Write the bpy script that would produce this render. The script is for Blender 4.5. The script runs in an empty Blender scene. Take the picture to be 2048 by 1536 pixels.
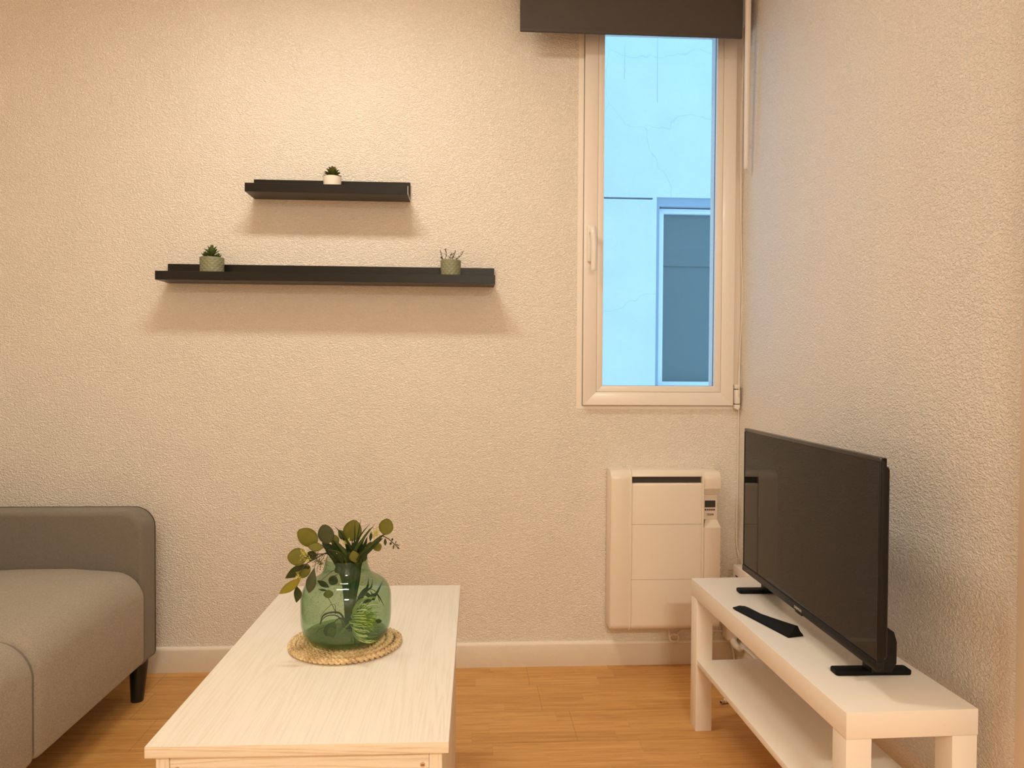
import bpy, bmesh, math, random
from math import sin, cos, pi, radians, sqrt
from mathutils import Vector, Matrix, Euler
random.seed(7)
scn = bpy.context.scene
COL = scn.collection

# ------------------------------------------------------------------ camera
F_PX, YAW, PITCH, ROLL, CZ = 1485.94, -0.0584, -0.0186, 0.006, 1.085
def basis():
    cy, sy, cp, sp = cos(YAW), sin(YAW), cos(PITCH), sin(PITCH)
    f = Vector((-sy*cp, cy*cp, sp)); r0 = Vector((cy, sy, 0)); u0 = r0.cross(f)
    return cos(ROLL)*r0 + sin(ROLL)*u0, -sin(ROLL)*r0 + cos(ROLL)*u0, f
CR, CU, CF = basis()
CAM = Vector((0, 0, CZ))
def at(px, py, Y):
    """world point on the plane y=Y that the photo shows at this pixel"""
    d = CF + CR*((px-1024)/F_PX) - CU*((py-768)/F_PX)
    return CAM + d*(Y/d.y)
cam_data = bpy.data.cameras.new('camera'); cam = bpy.data.objects.new('camera', cam_data); COL.objects.link(cam)
cam_data.sensor_fit = 'HORIZONTAL'; cam_data.sensor_width = 36; cam_data.lens = F_PX/2048*36
cam_data.clip_start = 0.02
m3 = Matrix((CR, CU, -CF)).transposed()
cam.matrix_world = Matrix.Translation(CAM) @ m3.to_4x4()
scn.camera = cam

# ------------------------------------------------------------------ materials
def new_mat(name):
    m = bpy.data.materials.new(name); m.use_nodes = True
    nt = m.node_tree; b = nt.nodes['Principled BSDF']
    return m, nt, b
def N(nt, kind, **kw):
    n = nt.nodes.new(kind)
    for k, v in kw.items():
        if hasattr(n, k): setattr(n, k, v)
        else: n.inputs[k.replace('_', ' ')].default_value = v
    return n
def L(nt, a, b): nt.links.new(a, b)
def plain(name, col, rough=.5, metal=0, spec=.5, bump=None, var=0, ior=None, sheen=0, coat=0):
    m, nt, b = new_mat(name)
    b.inputs['Base Color'].default_value = (*col, 1); b.inputs['Roughness'].default_value = rough
    b.inputs['Metallic'].default_value = metal; b.inputs['Specular IOR Level'].default_value = spec
    if ior: b.inputs['IOR'].default_value = ior
    if coat: b.inputs['Coat Weight'].default_value = coat; b.inputs['Coat Roughness'].default_value = .1
    tc = N(nt, 'ShaderNodeTexCoord')
    if var:
        no = N(nt, 'ShaderNodeTexNoise', Scale=9.0, Detail=4.0); L(nt, tc.outputs['Object'], no.inputs['Vector'])
        mr = N(nt, 'ShaderNodeMapRange'); mr.inputs[3].default_value = 1-var; mr.inputs[4].default_value = 1+var
        L(nt, no.outputs['Fac'], mr.inputs[0])
        hv = N(nt, 'ShaderNodeHueSaturation'); hv.inputs['Color'].default_value = (*col, 1)
        L(nt, mr.outputs[0], hv.inputs['Value']); L(nt, hv.outputs[0], b.inputs['Base Color'])
    if bump:
        sc, dist = bump
        no = N(nt, 'ShaderNodeTexNoise', Scale=sc, Detail=3.0); L(nt, tc.outputs['Object'], no.inputs['Vector'])
        bp = N(nt, 'ShaderNodeBump', Distance=dist, Strength=1.0); L(nt, no.outputs['Fac'], bp.inputs['Height'])
        L(nt, bp.outputs[0], b.inputs['Normal'])
    return m

def mat_stipple(name, col, amount=.0017, axis='XZ'):
    """spray plaster: short raised worms of paint over a flat coat"""
    m, nt, b = new_mat(name)
    b.inputs['Roughness'].default_value = .55; b.inputs['Specular IOR Level'].default_value = .35
    tc = N(nt, 'ShaderNodeTexCoord')
    wn = N(nt, 'ShaderNodeTexNoise', Scale=110.0, Detail=2.0); L(nt, tc.outputs['Object'], wn.inputs['Vector'])
    sub = N(nt, 'ShaderNodeVectorMath', operation='SCALE'); L(nt, wn.outputs['Color'], sub.inputs[0]); sub.inputs['Scale'].default_value = .0065
    add = N(nt, 'ShaderNodeVectorMath', operation='ADD'); L(nt, tc.outputs['Object'], add.inputs[0]); L(nt, sub.outputs[0], add.inputs[1])
    mp = N(nt, 'ShaderNodeMapping'); L(nt, add.outputs[0], mp.inputs[0])
    mp.inputs['Rotation'].default_value = (0, radians(20), 0) if axis == 'XZ' else (radians(-25), 0, 0)
    mp.inputs['Scale'].default_value = (.8, 1, 1.25) if axis == 'XZ' else (1, .8, 1.25)
    n1 = N(nt, 'ShaderNodeTexNoise', Scale=235.0, Detail=1.5, Roughness=.5); L(nt, mp.outputs[0], n1.inputs['Vector'])
    r1 = N(nt, 'ShaderNodeMapRange', interpolation_type='SMOOTHSTEP'); r1.inputs[1].default_value = .36; r1.inputs[2].default_value = .64
    L(nt, n1.outputs['Fac'], r1.inputs[0])
    n2 = N(nt, 'ShaderNodeTexNoise', Scale=6.0, Detail=2.0); L(nt, tc.outputs['Object'], n2.inputs['Vector'])
    r2 = N(nt, 'ShaderNodeMapRange'); r2.inputs[1].default_value = .3; r2.inputs[2].default_value = .7; r2.inputs[3].default_value = .88; r2.inputs[4].default_value = 1.05
    L(nt, n2.outputs['Fac'], r2.inputs[0])
    mu = N(nt, 'ShaderNodeMath', operation='MULTIPLY'); L(nt, r1.outputs[0], mu.inputs[0]); L(nt, r2.outputs[0], mu.inputs[1])
    n4 = N(nt, 'ShaderNodeTexNoise', Scale=105.0, Detail=1.0); L(nt, mp.outputs[0], n4.inputs['Vector'])
    hs = N(nt, 'ShaderNodeMath', operation='MULTIPLY_ADD'); L(nt, n4.outputs['Fac'], hs.inputs[0]); hs.inputs[1].default_value = 1.5; L(nt, mu.outputs[0], hs.inputs[2])
    bp = N(nt, 'ShaderNodeBump', Distance=amount, Strength=1.0); L(nt, hs.outputs[0], bp.inputs['Height'])
    L(nt, bp.outputs[0], b.inputs['Normal'])
    n3 = N(nt, 'ShaderNodeTexNoise', Scale=1.1, Detail=2.0); L(nt, tc.outputs['Object'], n3.inputs['Vector'])
    mx = N(nt, 'ShaderNodeMix', data_type='RGBA'); L(nt, n3.outputs['Fac'], mx.inputs[0])
    mx.inputs[6].default_value = (col[0]*.97, col[1]*.96, col[2]*.93, 1); mx.inputs[7].default_value = (*col, 1)
    L(nt, mx.outputs[2], b.inputs['Base Color'])
    return m

def mat_floor():
    m, nt, b = new_mat('oak_laminate')
    tc = N(nt, 'ShaderNodeTexCoord'); sx = N(nt, 'ShaderNodeSeparateXYZ'); L(nt, tc.outputs['Object'], sx.inputs[0])
    def math(op, a, c=None, d=None):
        n = N(nt, 'ShaderNodeMath', operation=op)
        for i, v in enumerate((a, c, d)):
            if v is None: continue
            if isinstance(v, (int, float)): n.inputs[i].default_value = v
            else: L(nt, v, n.inputs[i])
        return n.outputs[0]
    X, Y = sx.outputs['X'], sx.outputs['Y']
    def grid(w, h, y0, seed):
        yy = math('DIVIDE', math('SUBTRACT', Y, y0), h); row = math('FLOOR', yy)
        wn = N(nt, 'ShaderNodeTexWhiteNoise', noise_dimensions='1D'); L(nt, math('ADD', row, seed), wn.inputs['W'])
        xx = math('ADD', math('DIVIDE', X, w), math('MULTIPLY', wn.outputs['Value'], 7.3)); cl = math('FLOOR', xx)
        cb = N(nt, 'ShaderNodeCombineXYZ'); L(nt, cl, cb.inputs[0]); L(nt, row, cb.inputs[1]); cb.inputs[2].default_value = seed
        w2 = N(nt, 'ShaderNodeTexWhiteNoise', noise_dimensions='3D'); L(nt, cb.outputs[0], w2.inputs['Vector'])
        fx = math('MULTIPLY', math('PINGPONG', xx, .5), w); fy = math('MULTIPLY', math('PINGPONG', yy, .5), h)
        return w2.outputs['Value'], math('MINIMUM', fx, fy)
    rnd, d1 = grid(.43, .0655, 2.0055, 3.7)
    rnd2, d2 = grid(1.28, .1965, 2.14, 11.0)
    mp = N(nt, 'ShaderNodeMapping'); mp.inputs['Scale'].default_value = (1.6, 26, 1)
    cb = N(nt, 'ShaderNodeCombineXYZ'); L(nt, math('MULTIPLY', rnd, 13.0), cb.inputs[0]); L(nt, math('MULTIPLY', rnd, 5.0), cb.inputs[1])
    va = N(nt, 'ShaderNodeVectorMath', operation='ADD'); L(nt, tc.outputs['Object'], va.inputs[0]); L(nt, cb.outputs[0], va.inputs[1])
    L(nt, va.outputs[0], mp.inputs[0])
    g1 = N(nt, 'ShaderNodeTexNoise', Scale=3.2, Detail=6.0, Roughness=.62, Distortion=.7); L(nt, mp.outputs[0], g1.inputs['Vector'])
    mp2 = N(nt, 'ShaderNodeMapping'); mp2.inputs['Scale'].default_value = (4, 120, 1); L(nt, va.outputs[0], mp2.inputs[0])
    g2 = N(nt, 'ShaderNodeTexNoise', Scale=3.0, Detail=3.0); L(nt, mp2.outputs[0], g2.inputs['Vector'])
    rmp = N(nt, 'ShaderNodeValToRGB'); e = rmp.color_ramp.elements
    e[0].position = .27; e[0].color = (.46, .21, .058, 1); e[1].position = .72; e[1].color = (.76, .43, .155, 1)
    x = e.new(.48); x.color = (.62, .315, .095, 1)
    t = math('ADD', math('MULTIPLY', g1.outputs['Fac'], .72), math('MULTIPLY', g2.outputs['Fac'], .28))
    t = math('ADD', t, math('MULTIPLY', math('SUBTRACT', rnd, .5), .13))
    L(nt, t, rmp.inputs[0])
    s1 = N(nt, 'ShaderNodeMapRange'); s1.inputs[1].default_value = 0; s1.inputs[2].default_value = .0011; s1.inputs[3].default_value = .86; L(nt, d1, s1.inputs[0])
    s2 = N(nt, 'ShaderNodeMapRange'); s2.inputs[1].default_value = 0; s2.inputs[2].default_value = .0011; s2.inputs[3].default_value = .45; L(nt, d2, s2.inputs[0])
    val = math('MULTIPLY', s1.outputs[0], s2.outputs[0])
    hv = N(nt, 'ShaderNodeHueSaturation'); L(nt, rmp.outputs[0], hv.inputs['Color']); L(nt, val, hv.inputs['Value'])
    L(nt, hv.outputs[0], b.inputs['Base Color'])
    b.inputs['Roughness'].default_value = .42; b.inputs['Specular IOR Level'].default_value = .4
    bp = N(nt, 'ShaderNodeBump', Distance=.0004, Strength=.6); L(nt, math('MULTIPLY', val, 1.0), bp.inputs['Height']); L(nt, bp.outputs[0], b.inputs['Normal'])
    return m

def mat_white_pine(name='whitewashed_pine', along='Y', dark=(.765, .70, .60), light=(.84, .79, .71)):
    m, nt, b = new_mat(name)
    tc = N(nt, 'ShaderNodeTexCoord'); mp = N(nt, 'ShaderNodeMapping'); L(nt, tc.outputs['Object'], mp.inputs[0])
    s = {'Y': (22, .6, 22), 'X': (.8, 10, 22), 'Z': (16, 9, .7)}[along]; mp.inputs['Scale'].default_value = s
    g = N(nt, 'ShaderNodeTexNoise', Scale=1.3, Detail=2.0, Distortion=.25); L(nt, mp.outputs[0], g.inputs['Vector'])
    mu = N(nt, 'ShaderNodeMath', operation='MULTIPLY'); L(nt, g.outputs['Fac'], mu.inputs[0]); mu.inputs[1].default_value = 11.0
    pp = N(nt, 'ShaderNodeMath', operation='PINGPONG'); L(nt, mu.outputs[0], pp.inputs[0]); pp.inputs[1].default_value = .5
    g2 = N(nt, 'ShaderNodeTexNoise', Scale=14.0, Detail=5.0, Roughness=.7); L(nt, mp.outputs[0], g2.inputs['Vector'])
    ad = N(nt, 'ShaderNodeMath', operation='MULTIPLY_ADD'); L(nt, pp.outputs[0], ad.inputs[0]); ad.inputs[1].default_value = .65; L(nt, g2.outputs['Fac'], ad.inputs[2])
    rp = N(nt, 'ShaderNodeValToRGB'); e = rp.color_ramp.elements
    e[0].position = .36; e[0].color = (*dark, 1); e[1].position = .72; e[1].color = (*light, 1)
    L(nt, ad.outputs[0], rp.inputs[0]); L(nt, rp.outputs[0], b.inputs['Base Color'])
    b.inputs['Roughness'].default_value = .5; b.inputs['Specular IOR Level'].default_value = .4
    bp = N(nt, 'ShaderNodeBump', Distance=.0002, Strength=.5); L(nt, ad.outputs[0], bp.inputs['Height']); L(nt, bp.outputs[0], b.inputs['Normal'])
    return m

def mat_fabric(name, col, streak=(1, 1, 1), scale=420):
    m, nt, b = new_mat(name)
    tc = N(nt, 'ShaderNodeTexCoord'); mp = N(nt, 'ShaderNodeMapping'); L(nt, tc.outputs['Object'], mp.inputs[0]); mp.inputs['Scale'].default_value = streak
    n1 = N(nt, 'ShaderNodeTexNoise', Scale=scale*.9, Detail=3.0); L(nt, mp.outputs[0], n1.inputs['Vector'])
    n2 = N(nt, 'ShaderNodeTexNoise', Scale=14.0, Detail=3.0, Distortion=.8); L(nt, tc.outputs['Object'], n2.inputs['Vector'])
    rp = N(nt, 'ShaderNodeValToRGB'); e = rp.color_ramp.elements
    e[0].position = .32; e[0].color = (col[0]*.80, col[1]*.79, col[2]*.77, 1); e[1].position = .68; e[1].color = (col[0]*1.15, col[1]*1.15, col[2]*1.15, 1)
    L(nt, n1.outputs['Fac'], rp.inputs[0]); L(nt, rp.outputs[0], b.inputs['Base Color'])
    b.inputs['Roughness'].default_value = .95; b.inputs['Specular IOR Level'].default_value = .12
    b.inputs['Sheen Weight'].default_value = .15
    mu = N(nt, 'ShaderNodeMath', operation='MULTIPLY_ADD'); L(nt, n2.outputs['Fac'], mu.inputs[0]); mu.inputs[1].default_value = 5.0; L(nt, n1.outputs['Fac'], mu.inputs[2])
    bp = N(nt, 'ShaderNodeBump', Distance=.0010, Strength=.7); L(nt, mu.outputs[0], bp.inputs['Height']); L(nt, bp.outputs[0], b.inputs['Normal'])
    return m

def schlick(nt, f0=.04, gain=1.0):
    lw = N(nt, 'ShaderNodeLayerWeight', Blend=.5)
    p = N(nt, 'ShaderNodeMath', operation='POWER'); L(nt, lw.outputs['Facing'], p.inputs[0]); p.inputs[1].default_value = 5.0
    m = N(nt, 'ShaderNodeMath', operation='MULTIPLY_ADD'); L(nt, p.outputs[0], m.inputs[0]); m.inputs[1].default_value = (1-f0)*gain; m.inputs[2].default_value = f0*gain
    return m.outputs[0], lw.outputs['Facing']
def mat_pane(name, tint=(.93, .97, .98), refl=.5):
    m = bpy.data.materials.new(name); m.use_nodes = True; nt = m.node_tree; nt.nodes.clear()
    o = N(nt, 'ShaderNodeOutputMaterial'); mx = N(nt, 'ShaderNodeMixShader'); t = N(nt, 'ShaderNodeBsdfTransparent'); g = N(nt, 'ShaderNodeBsdfGlossy')
    t.inputs[0].default_value = (*tint, 1); g.inputs['Roughness'].default_value = .02
    L(nt, schlick(nt, .04, refl)[0], mx.inputs[0]); L(nt, t.outputs[0], mx.inputs[1]); L(nt, g.outputs[0], mx.inputs[2]); L(nt, mx.outputs[0], o.inputs[0])
    return m

def mat_green_glass():
    m = bpy.data.materials.new('green_bubble_glass'); m.use_nodes = True; nt = m.node_tree; nt.nodes.clear()
    o = N(nt, 'ShaderNodeOutputMaterial'); t = N(nt, 'ShaderNodeBsdfTransparent'); g = N(nt, 'ShaderNodeBsdfGlossy')
    d = N(nt, 'ShaderNodeBsdfDiffuse'); tl = N(nt, 'ShaderNodeBsdfTranslucent')
    d.inputs[0].default_value = (.15, .31, .18, 1); tl.inputs[0].default_value = (.17, .38, .20, 1)
    g.inputs['Roughness'].default_value = .03
    fres, facing = schlick(nt, .035, .8)
    tc = N(nt, 'ShaderNodeTexCoord'); vo = N(nt, 'ShaderNodeTexVoronoi', Scale=150.0); L(nt, tc.outputs['Object'], vo.inputs['Vector'])
    no = N(nt, 'ShaderNodeTexNoise', Scale=30.0); L(nt, tc.outputs['Object'], no.inputs['Vector'])
    sp = N(nt, 'ShaderNodeMapRange'); sp.inputs[1].default_value = .10; sp.inputs[2].default_value = .17; sp.inputs[3].default_value = .55; sp.inputs[4].default_value = 1; L(nt, vo.outputs['Distance'], sp.inputs[0])
    cr = N(nt, 'ShaderNodeValToRGB'); e = cr.color_ramp.elements          # the path through the wall grows where it is seen edge-on
    e[0].position = 0; e[0].color = (.89, .945, .865, 1); e[1].position = 1; e[1].color = (.36, .52, .32, 1)
    e2 = e.new(.75); e2.color = (.80, .89, .775, 1)
    L(nt, facing, cr.inputs[0])
    mc = N(nt, 'ShaderNodeMix', data_type='RGBA', blend_type='MULTIPLY'); mc.inputs[0].default_value = 1.0
    L(nt, cr.outputs[0], mc.inputs[6]); L(nt, sp.outputs[0], mc.inputs[7]); L(nt, mc.outputs[2], t.inputs[0])
    a = N(nt, 'ShaderNodeMixShader'); a.inputs[0].default_value = .5; L(nt, d.outputs[0], a.inputs[1]); L(nt, tl.outputs[0], a.inputs[2])
    b = N(nt, 'ShaderNodeMixShader'); b.inputs[0].default_value = .10; L(nt, t.outputs[0], b.inputs[1]); L(nt, a.outputs[0], b.inputs[2])
    c = N(nt, 'ShaderNodeMixShader'); L(nt, fres, c.inputs[0]); L(nt, b.outputs[0], c.inputs[1]); L(nt, g.outputs[0], c.inputs[2])
    L(nt, c.outputs[0], o.inputs[0])
    return m

def mat_leaf(name, col, vein=.12, trans=.25, scale=60):
    m, nt, b = new_mat(name)
    tc = N(nt, 'ShaderNodeTexCoord'); no = N(nt, 'ShaderNodeTexNoise', Scale=scale, Detail=3.0); L(nt, tc.outputs['Object'], no.inputs['Vector'])
    mr = N(nt, 'ShaderNodeMapRange'); mr.inputs[3].default_value = 1-vein*2; mr.inputs[4].default_value = 1+vein*2; L(nt, no.outputs['Fac'], mr.inputs[0])
    hv = N(nt, 'ShaderNodeHueSaturation'); hv.inputs['Color'].default_value = (*col, 1); L(nt, mr.outputs[0], hv.inputs['Value'])
    L(nt, hv.outputs[0], b.inputs['Base Color']); b.inputs['Roughness'].default_value = .55
    tr = N(nt, 'ShaderNodeBsdfTranslucent'); L(nt, hv.outputs[0], tr.inputs[0])
    mx = N(nt, 'ShaderNodeMixShader'); mx.inputs[0].default_value = trans
    o = nt.nodes['Material Output']; L(nt, b.outputs[0], mx.inputs[1]); L(nt, tr.outputs[0], mx.inputs[2]); L(nt, mx.outputs[0], o.inputs[0])
    return m

def mat_render_wall():
    """painted render of the house across the light well: fine trowel bump, hair cracks, a few rain streaks"""
    m, nt, b = new_mat('outside_render')
    tc = N(nt, 'ShaderNodeTexCoord')
    no = N(nt, 'ShaderNodeTexNoise', Scale=2.2, Detail=4.0); L(nt, tc.outputs['Object'], no.inputs['Vector'])
    sc = N(nt, 'ShaderNodeVectorMath', operation='SCALE'); sc.inputs['Scale'].default_value = .35; L(nt, no.outputs['Color'], sc.inputs[0])
    ad = N(nt, 'ShaderNodeVectorMath', operation='ADD'); L(nt, tc.outputs['Object'], ad.inputs[0]); L(nt, sc.outputs[0], ad.inputs[1])
    vo = N(nt, 'ShaderNodeTexVoronoi', feature='DISTANCE_TO_EDGE', Scale=1.1); L(nt, ad.outputs[0], vo.inputs['Vector'])
    r = N(nt, 'ShaderNodeMapRange'); r.inputs[1].default_value = 0; r.inputs[2].default_value = .004; r.inputs[3].default_value = .86; r.inputs[4].default_value = 1; L(nt, vo.outputs['Distance'], r.inputs[0])
    n2 = N(nt, 'ShaderNodeTexNoise', Scale=3.0, Detail=5.0); L(nt, tc.outputs['Object'], n2.inputs['Vector'])
    r2 = N(nt, 'ShaderNodeMapRange'); r2.inputs[3].default_value = .86; r2.inputs[4].default_value = 1.06; L(nt, n2.outputs['Fac'], r2.inputs[0])
    mu = N(nt, 'ShaderNodeMath', operation='MULTIPLY'); L(nt, r.outputs[0], mu.inputs[0]); L(nt, r2.outputs[0], mu.inputs[1])
    hv = N(nt, 'ShaderNodeHueSaturation'); hv.inputs['Color'].default_value = (.80, .82, .82, 1); L(nt, mu.outputs[0], hv.inputs['Value']); L(nt, hv.outputs[0], b.inputs['Base Color'])
    b.inputs['Roughness'].default_value = .85
    bp = N(nt, 'ShaderNodeBump', Distance=.01, Strength=.4); n3 = N(nt, 'ShaderNodeTexNoise', Scale=30.0, Detail=3.0); L(nt, tc.outputs['Object'], n3.inputs['Vector'])
    L(nt, n3.outputs['Fac'], bp.inputs['Height']); L(nt, bp.outputs[0], b.inputs['Normal'])
    return m

def mat_straw():
    m, nt, b = new_mat('plaited_straw')
    tc = N(nt, 'ShaderNodeTexCoord'); no = N(nt, 'ShaderNodeTexNoise', Scale=260.0, Detail=4.0); L(nt, tc.outputs['Object'], no.inputs['Vector'])
    n2 = N(nt, 'ShaderNodeTexNoise', Scale=35.0, Detail=2.0); L(nt, tc.outputs['Object'], n2.inputs['Vector'])
    ad = N(nt, 'ShaderNodeMath', operation='MULTIPLY_ADD'); L(nt, no.outputs['Fac'], ad.inputs[0]); ad.inputs[1].default_value = .5
    mm = N(nt, 'ShaderNodeMath', operation='MULTIPLY'); L(nt, n2.outputs['Fac'], mm.inputs[0]); mm.inputs[1].default_value = .5; L(nt, mm.outputs[0], ad.inputs[2])
    rp = N(nt, 'ShaderNodeValToRGB'); e = rp.color_ramp.elements
    e[0].position = .34; e[0].color = (.36, .22, .085, 1); e[1].position = .62; e[1].color = (.86, .66, .38, 1)
    L(nt, ad.outputs[0], rp.inputs[0]); L(nt, rp.outputs[0], b.inputs['Base Color']); b.inputs['Roughness'].default_value = .6
    bp = N(nt, 'ShaderNodeBump', Distance=.0008, Strength=.8); L(nt, no.outputs['Fac'], bp.inputs['Height']); L(nt, bp.outputs[0], b.inputs['Normal'])
    return m

def mat_screen():
    m, nt, b = new_mat('tv_screen')
    b.inputs['Base Color'].default_value = (.010, .009, .008, 1); b.inputs['Roughness'].default_value = .02; b.inputs['IOR'].default_value = 1.30
    b.inputs['Specular IOR Level'].default_value = .5
    return m

M = dict(
    out_grey=plain('outside_grey_surround', (.36, .42, .46), .6),
    wall=mat_stipple('stippled_plaster', (.90, .83, .755)),
    wall_r=mat_stipple('stippled_plaster_right', (.90, .83, .755), .0015, 'YZ'),
    smooth=plain('smooth_plaster', (.90, .83, .755), .6, var=.02, bump=(60, .0008)),
    ceiling=plain('ceiling_paint', (.92, .89, .84), .8),
    floor=mat_floor(),
    base=plain('cream_skirting', (.72, .615, .49), .45, var=.05, bump=(30, .0012)),
    caulk=plain('caulk_bead', (.86, .77, .66), .5, bump=(40, .002)),
    pvc=plain('white_pvc', (.87, .80, .73), .32, coat=.1),
    pvc_bead=plain('white_pvc_bead', (.86, .79, .72), .35),
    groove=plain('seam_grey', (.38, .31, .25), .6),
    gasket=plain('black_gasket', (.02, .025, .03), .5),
    pane=mat_pane('window_glass'),
    shelf=plain('black_brown_shelf', (.012, .010, .008), .34, var=.05, spec=.32),
    shelf_edge=plain('pale_edge_highlight', (.7, .65, .6), .6),  # pale colour for the painted highlight on the ledge end
    blind=plain('charcoal_blind_fabric', (.082, .070, .062), .85, bump=(500, .0004)),
    white=plain('white_laminate', (.90, .83, .75), .33, spec=.45),
    heater=plain('white_heater_shell', (.87, .77, .66), .3, spec=.45),
    dark_slot=plain('dark_vent', (.05, .043, .035), .6),
    lcd=plain('grey_lcd', (.045, .045, .036), .35),
    ink=plain('black_print', (.015, .01, .008), .6),
    panelgrey=plain('warm_white_plate', (.86, .75, .66), .5),
    black=plain('black_plastic', (.008, .007, .006), .42, spec=.28),
    black_matte=plain('black_matte_plastic', (.004, .004, .0035), .6, spec=.16),
    bevel_metal=plain('dark_steel_bezel', (.03, .03, .028), .25, spec=.6),
    screen=mat_screen(),
    silver=plain('silver_print', (.6, .57, .5), .4),
    chrome=plain('chrome', (.75, .72, .7), .15, metal=1),
    cable=plain('white_cable', (.84, .76, .68), .4),
    pine=mat_white_pine(), pine_x=mat_white_pine('whitewashed_pine_edge', 'X', (.66, .54, .40), (.84, .75, .62)),
    pine_z=mat_white_pine('whitewashed_pine_post', 'Z', (.66, .54, .40), (.84, .75, .62)),
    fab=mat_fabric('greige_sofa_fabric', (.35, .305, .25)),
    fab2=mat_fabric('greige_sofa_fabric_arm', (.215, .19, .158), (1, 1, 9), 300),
    seam=plain('sofa_seam', (.05, .042, .035), .9),
    footblack=plain('black_wood_leg', (.010, .009, .009), .35),
    straw=mat_straw(), glass=mat_green_glass(), glass_base=mat_pane('dark_green_glass', (.66, .74, .52), 1.0),
    olive=mat_leaf('olive_leaf', (.31, .30, .06)), olive_dark=mat_leaf('dark_olive_leaf', (.10, .115, .032)),
    greygreen=mat_leaf('grey_green_leaf', (.15, .17, .085)), yellow=mat_leaf('yellow_green_leaf', (.46, .40, .05)),
    deep=mat_leaf('deep_green_blade', (.06, .095, .028)), blade=mat_leaf('green_blade', (.12, .17, .04)),
    brown=plain('brown_stem', (.055, .04, .015), .6), stemgreen=plain('green_stem', (.06, .09, .025), .5),
    berry=plain('yellow_bud', (.55, .50, .12), .6), lime=mat_leaf('lime_filament', (.50, .66, .12), .1, .4),
    pale=mat_leaf('pale_filament', (.62, .74, .35), .05, .4),
    succ=mat_leaf('succulent_olive', (.105, .115, .018), .2, .1, 150), succ2=mat_leaf('succulent_green', (.11, .16, .04), .2, .1, 150),
    succ_red=plain('reddish_sprig', (.085, .045, .03), .6), soil=plain('dark_soil', (.03, .02, .012), .95, bump=(200, .004)),
    pot_white=plain('white_ceramic', (.86, .78, .68), .4), pot_green=plain('sage_ceramic', (.25, .26, .155), .42),
    render=mat_render_wall(), out_frame=plain('outside_window_frame', (.82, .84, .85), .4),
    out_pane=plain('grey_roller_screen', (.205, .235, .20), .6, var=.03), out_glass=mat_pane('outside_glass', (.93, .95, .96), .35),
    door=plain('pale_door_trim', (.74, .60, .46), .5),
)

# ------------------------------------------------------------------ mesh helpers
def bm_new(): return bmesh.new()
def box(bm, x0, x1, y0, y1, z0, z1, bev=0, seg=2):
    v = [bm.verts.new(p) for p in ((x0,y0,z0),(x1,y0,z0),(x1,y1,z0),(x0,y1,z0),(x0,y0,z1),(x1,y0,z1),(x1,y1,z1),(x0,y1,z1))]
    fs = [bm.faces.new([v[i] for i in q]) for q in ((0,3,2,1),(4,5,6,7),(0,1,5,4),(1,2,6,5),(2,3,7,6),(3,0,4,7))]
    if bev:
        ed = list({e for f in fs for e in f.edges})
        bmesh.ops.bevel(bm, geom=ed, offset=bev, segments=seg, profile=.5, affect='EDGES')
    return bm
def prism(bm, pts, a0, a1, axis='x', bev=0):
    """polygon pts extruded along an axis; pts are the two other coordinates in order"""
    def mk(p, a): return {'x': (a, p[0], p[1]), 'y': (p[0], a, p[1]), 'z': (p[0], p[1], a)}[axis]
    A = [bm.verts.new(mk(p, a0)) for p in pts]; B = [bm.verts.new(mk(p, a1)) for p in pts]
    n = len(pts); fs = [bm.faces.new(A[::-1]), bm.faces.new(B)]
    for i in range(n): fs.append(bm.faces.new((A[i], A[(i+1) % n], B[(i+1) % n], B[i])))
    bmesh.ops.recalc_face_normals(bm, faces=fs)
    if bev:
        ed = list({e for f in fs[:2] for e in f.edges}); bmesh.ops.bevel(bm, geom=ed, offset=bev, segments=2, profile=.5, affect='EDGES')
    return bm
def arc(cx, cy, r, a0, a1, n):
    return [(cx + r*cos(radians(a0+(a1-a0)*i/n)), cy + r*sin(radians(a0+(a1-a0)*i/n))) for i in range(n+1)]
def tube(bm, pts, r, n=8, cap=True):
    pts = [Vector(p) for p in pts]; rings = []; up = None
    for i, p in enumerate(pts):
        t = (pts[min(i+1, len(pts)-1)] - pts[max(i-1, 0)])
        if t.length < 1e-9: t = Vector((0, 0, 1))
        t.normalize()
        if up is None: up = t.orthogonal().normalized()
        up = (up - t*up.dot(t))
        if up.length < 1e-6: up = t.orthogonal()
        up.normalize(); s = t.cross(up); rr = r[i] if isinstance(r, (list, tuple)) else r
        rings.append([bm.verts.new(p + (up*cos(2*pi*k/n) + s*sin(2*pi*k/n))*rr) for k in range(n)])
    for a, b in zip(rings, rings[1:]):
        for k in range(n): bm.faces.new((a[k], a[(k+1) % n], b[(k+1) % n], b[k]))
    if cap: bm.faces.new(rings[0][::-1]); bm.faces.new(rings[-1])
    return bm
def lathe(bm, prof, c=(0, 0), n=48, close=True, wob=None):
    rings = []
    for r, z in prof:
        if r < 1e-6: rings.append([bm.verts.new((c[0], c[1], z))])
        else:
            rings.append([bm.verts.new((c[0]+(r+(wob(k/n, z) if wob else 0))*cos(2*pi*k/n), c[1]+(r+(wob(k/n, z) if wob else 0))*sin(2*pi*k/n), z)) for k in range(n)])
    for a, b in zip(rings, rings[1:]):
        for k in range(n):
            k2 = (k+1) % n
            if len(a) == 1 and len(b) == 1: continue
            if len(a) == 1: bm.faces.new((a[0], b[k2], b[k]))
            elif len(b) == 1: bm.faces.new((a[k], a[k2], b[0]))
            else: bm.faces.new((a[k], a[k2], b[k2], b[k]))
    return bm
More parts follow.
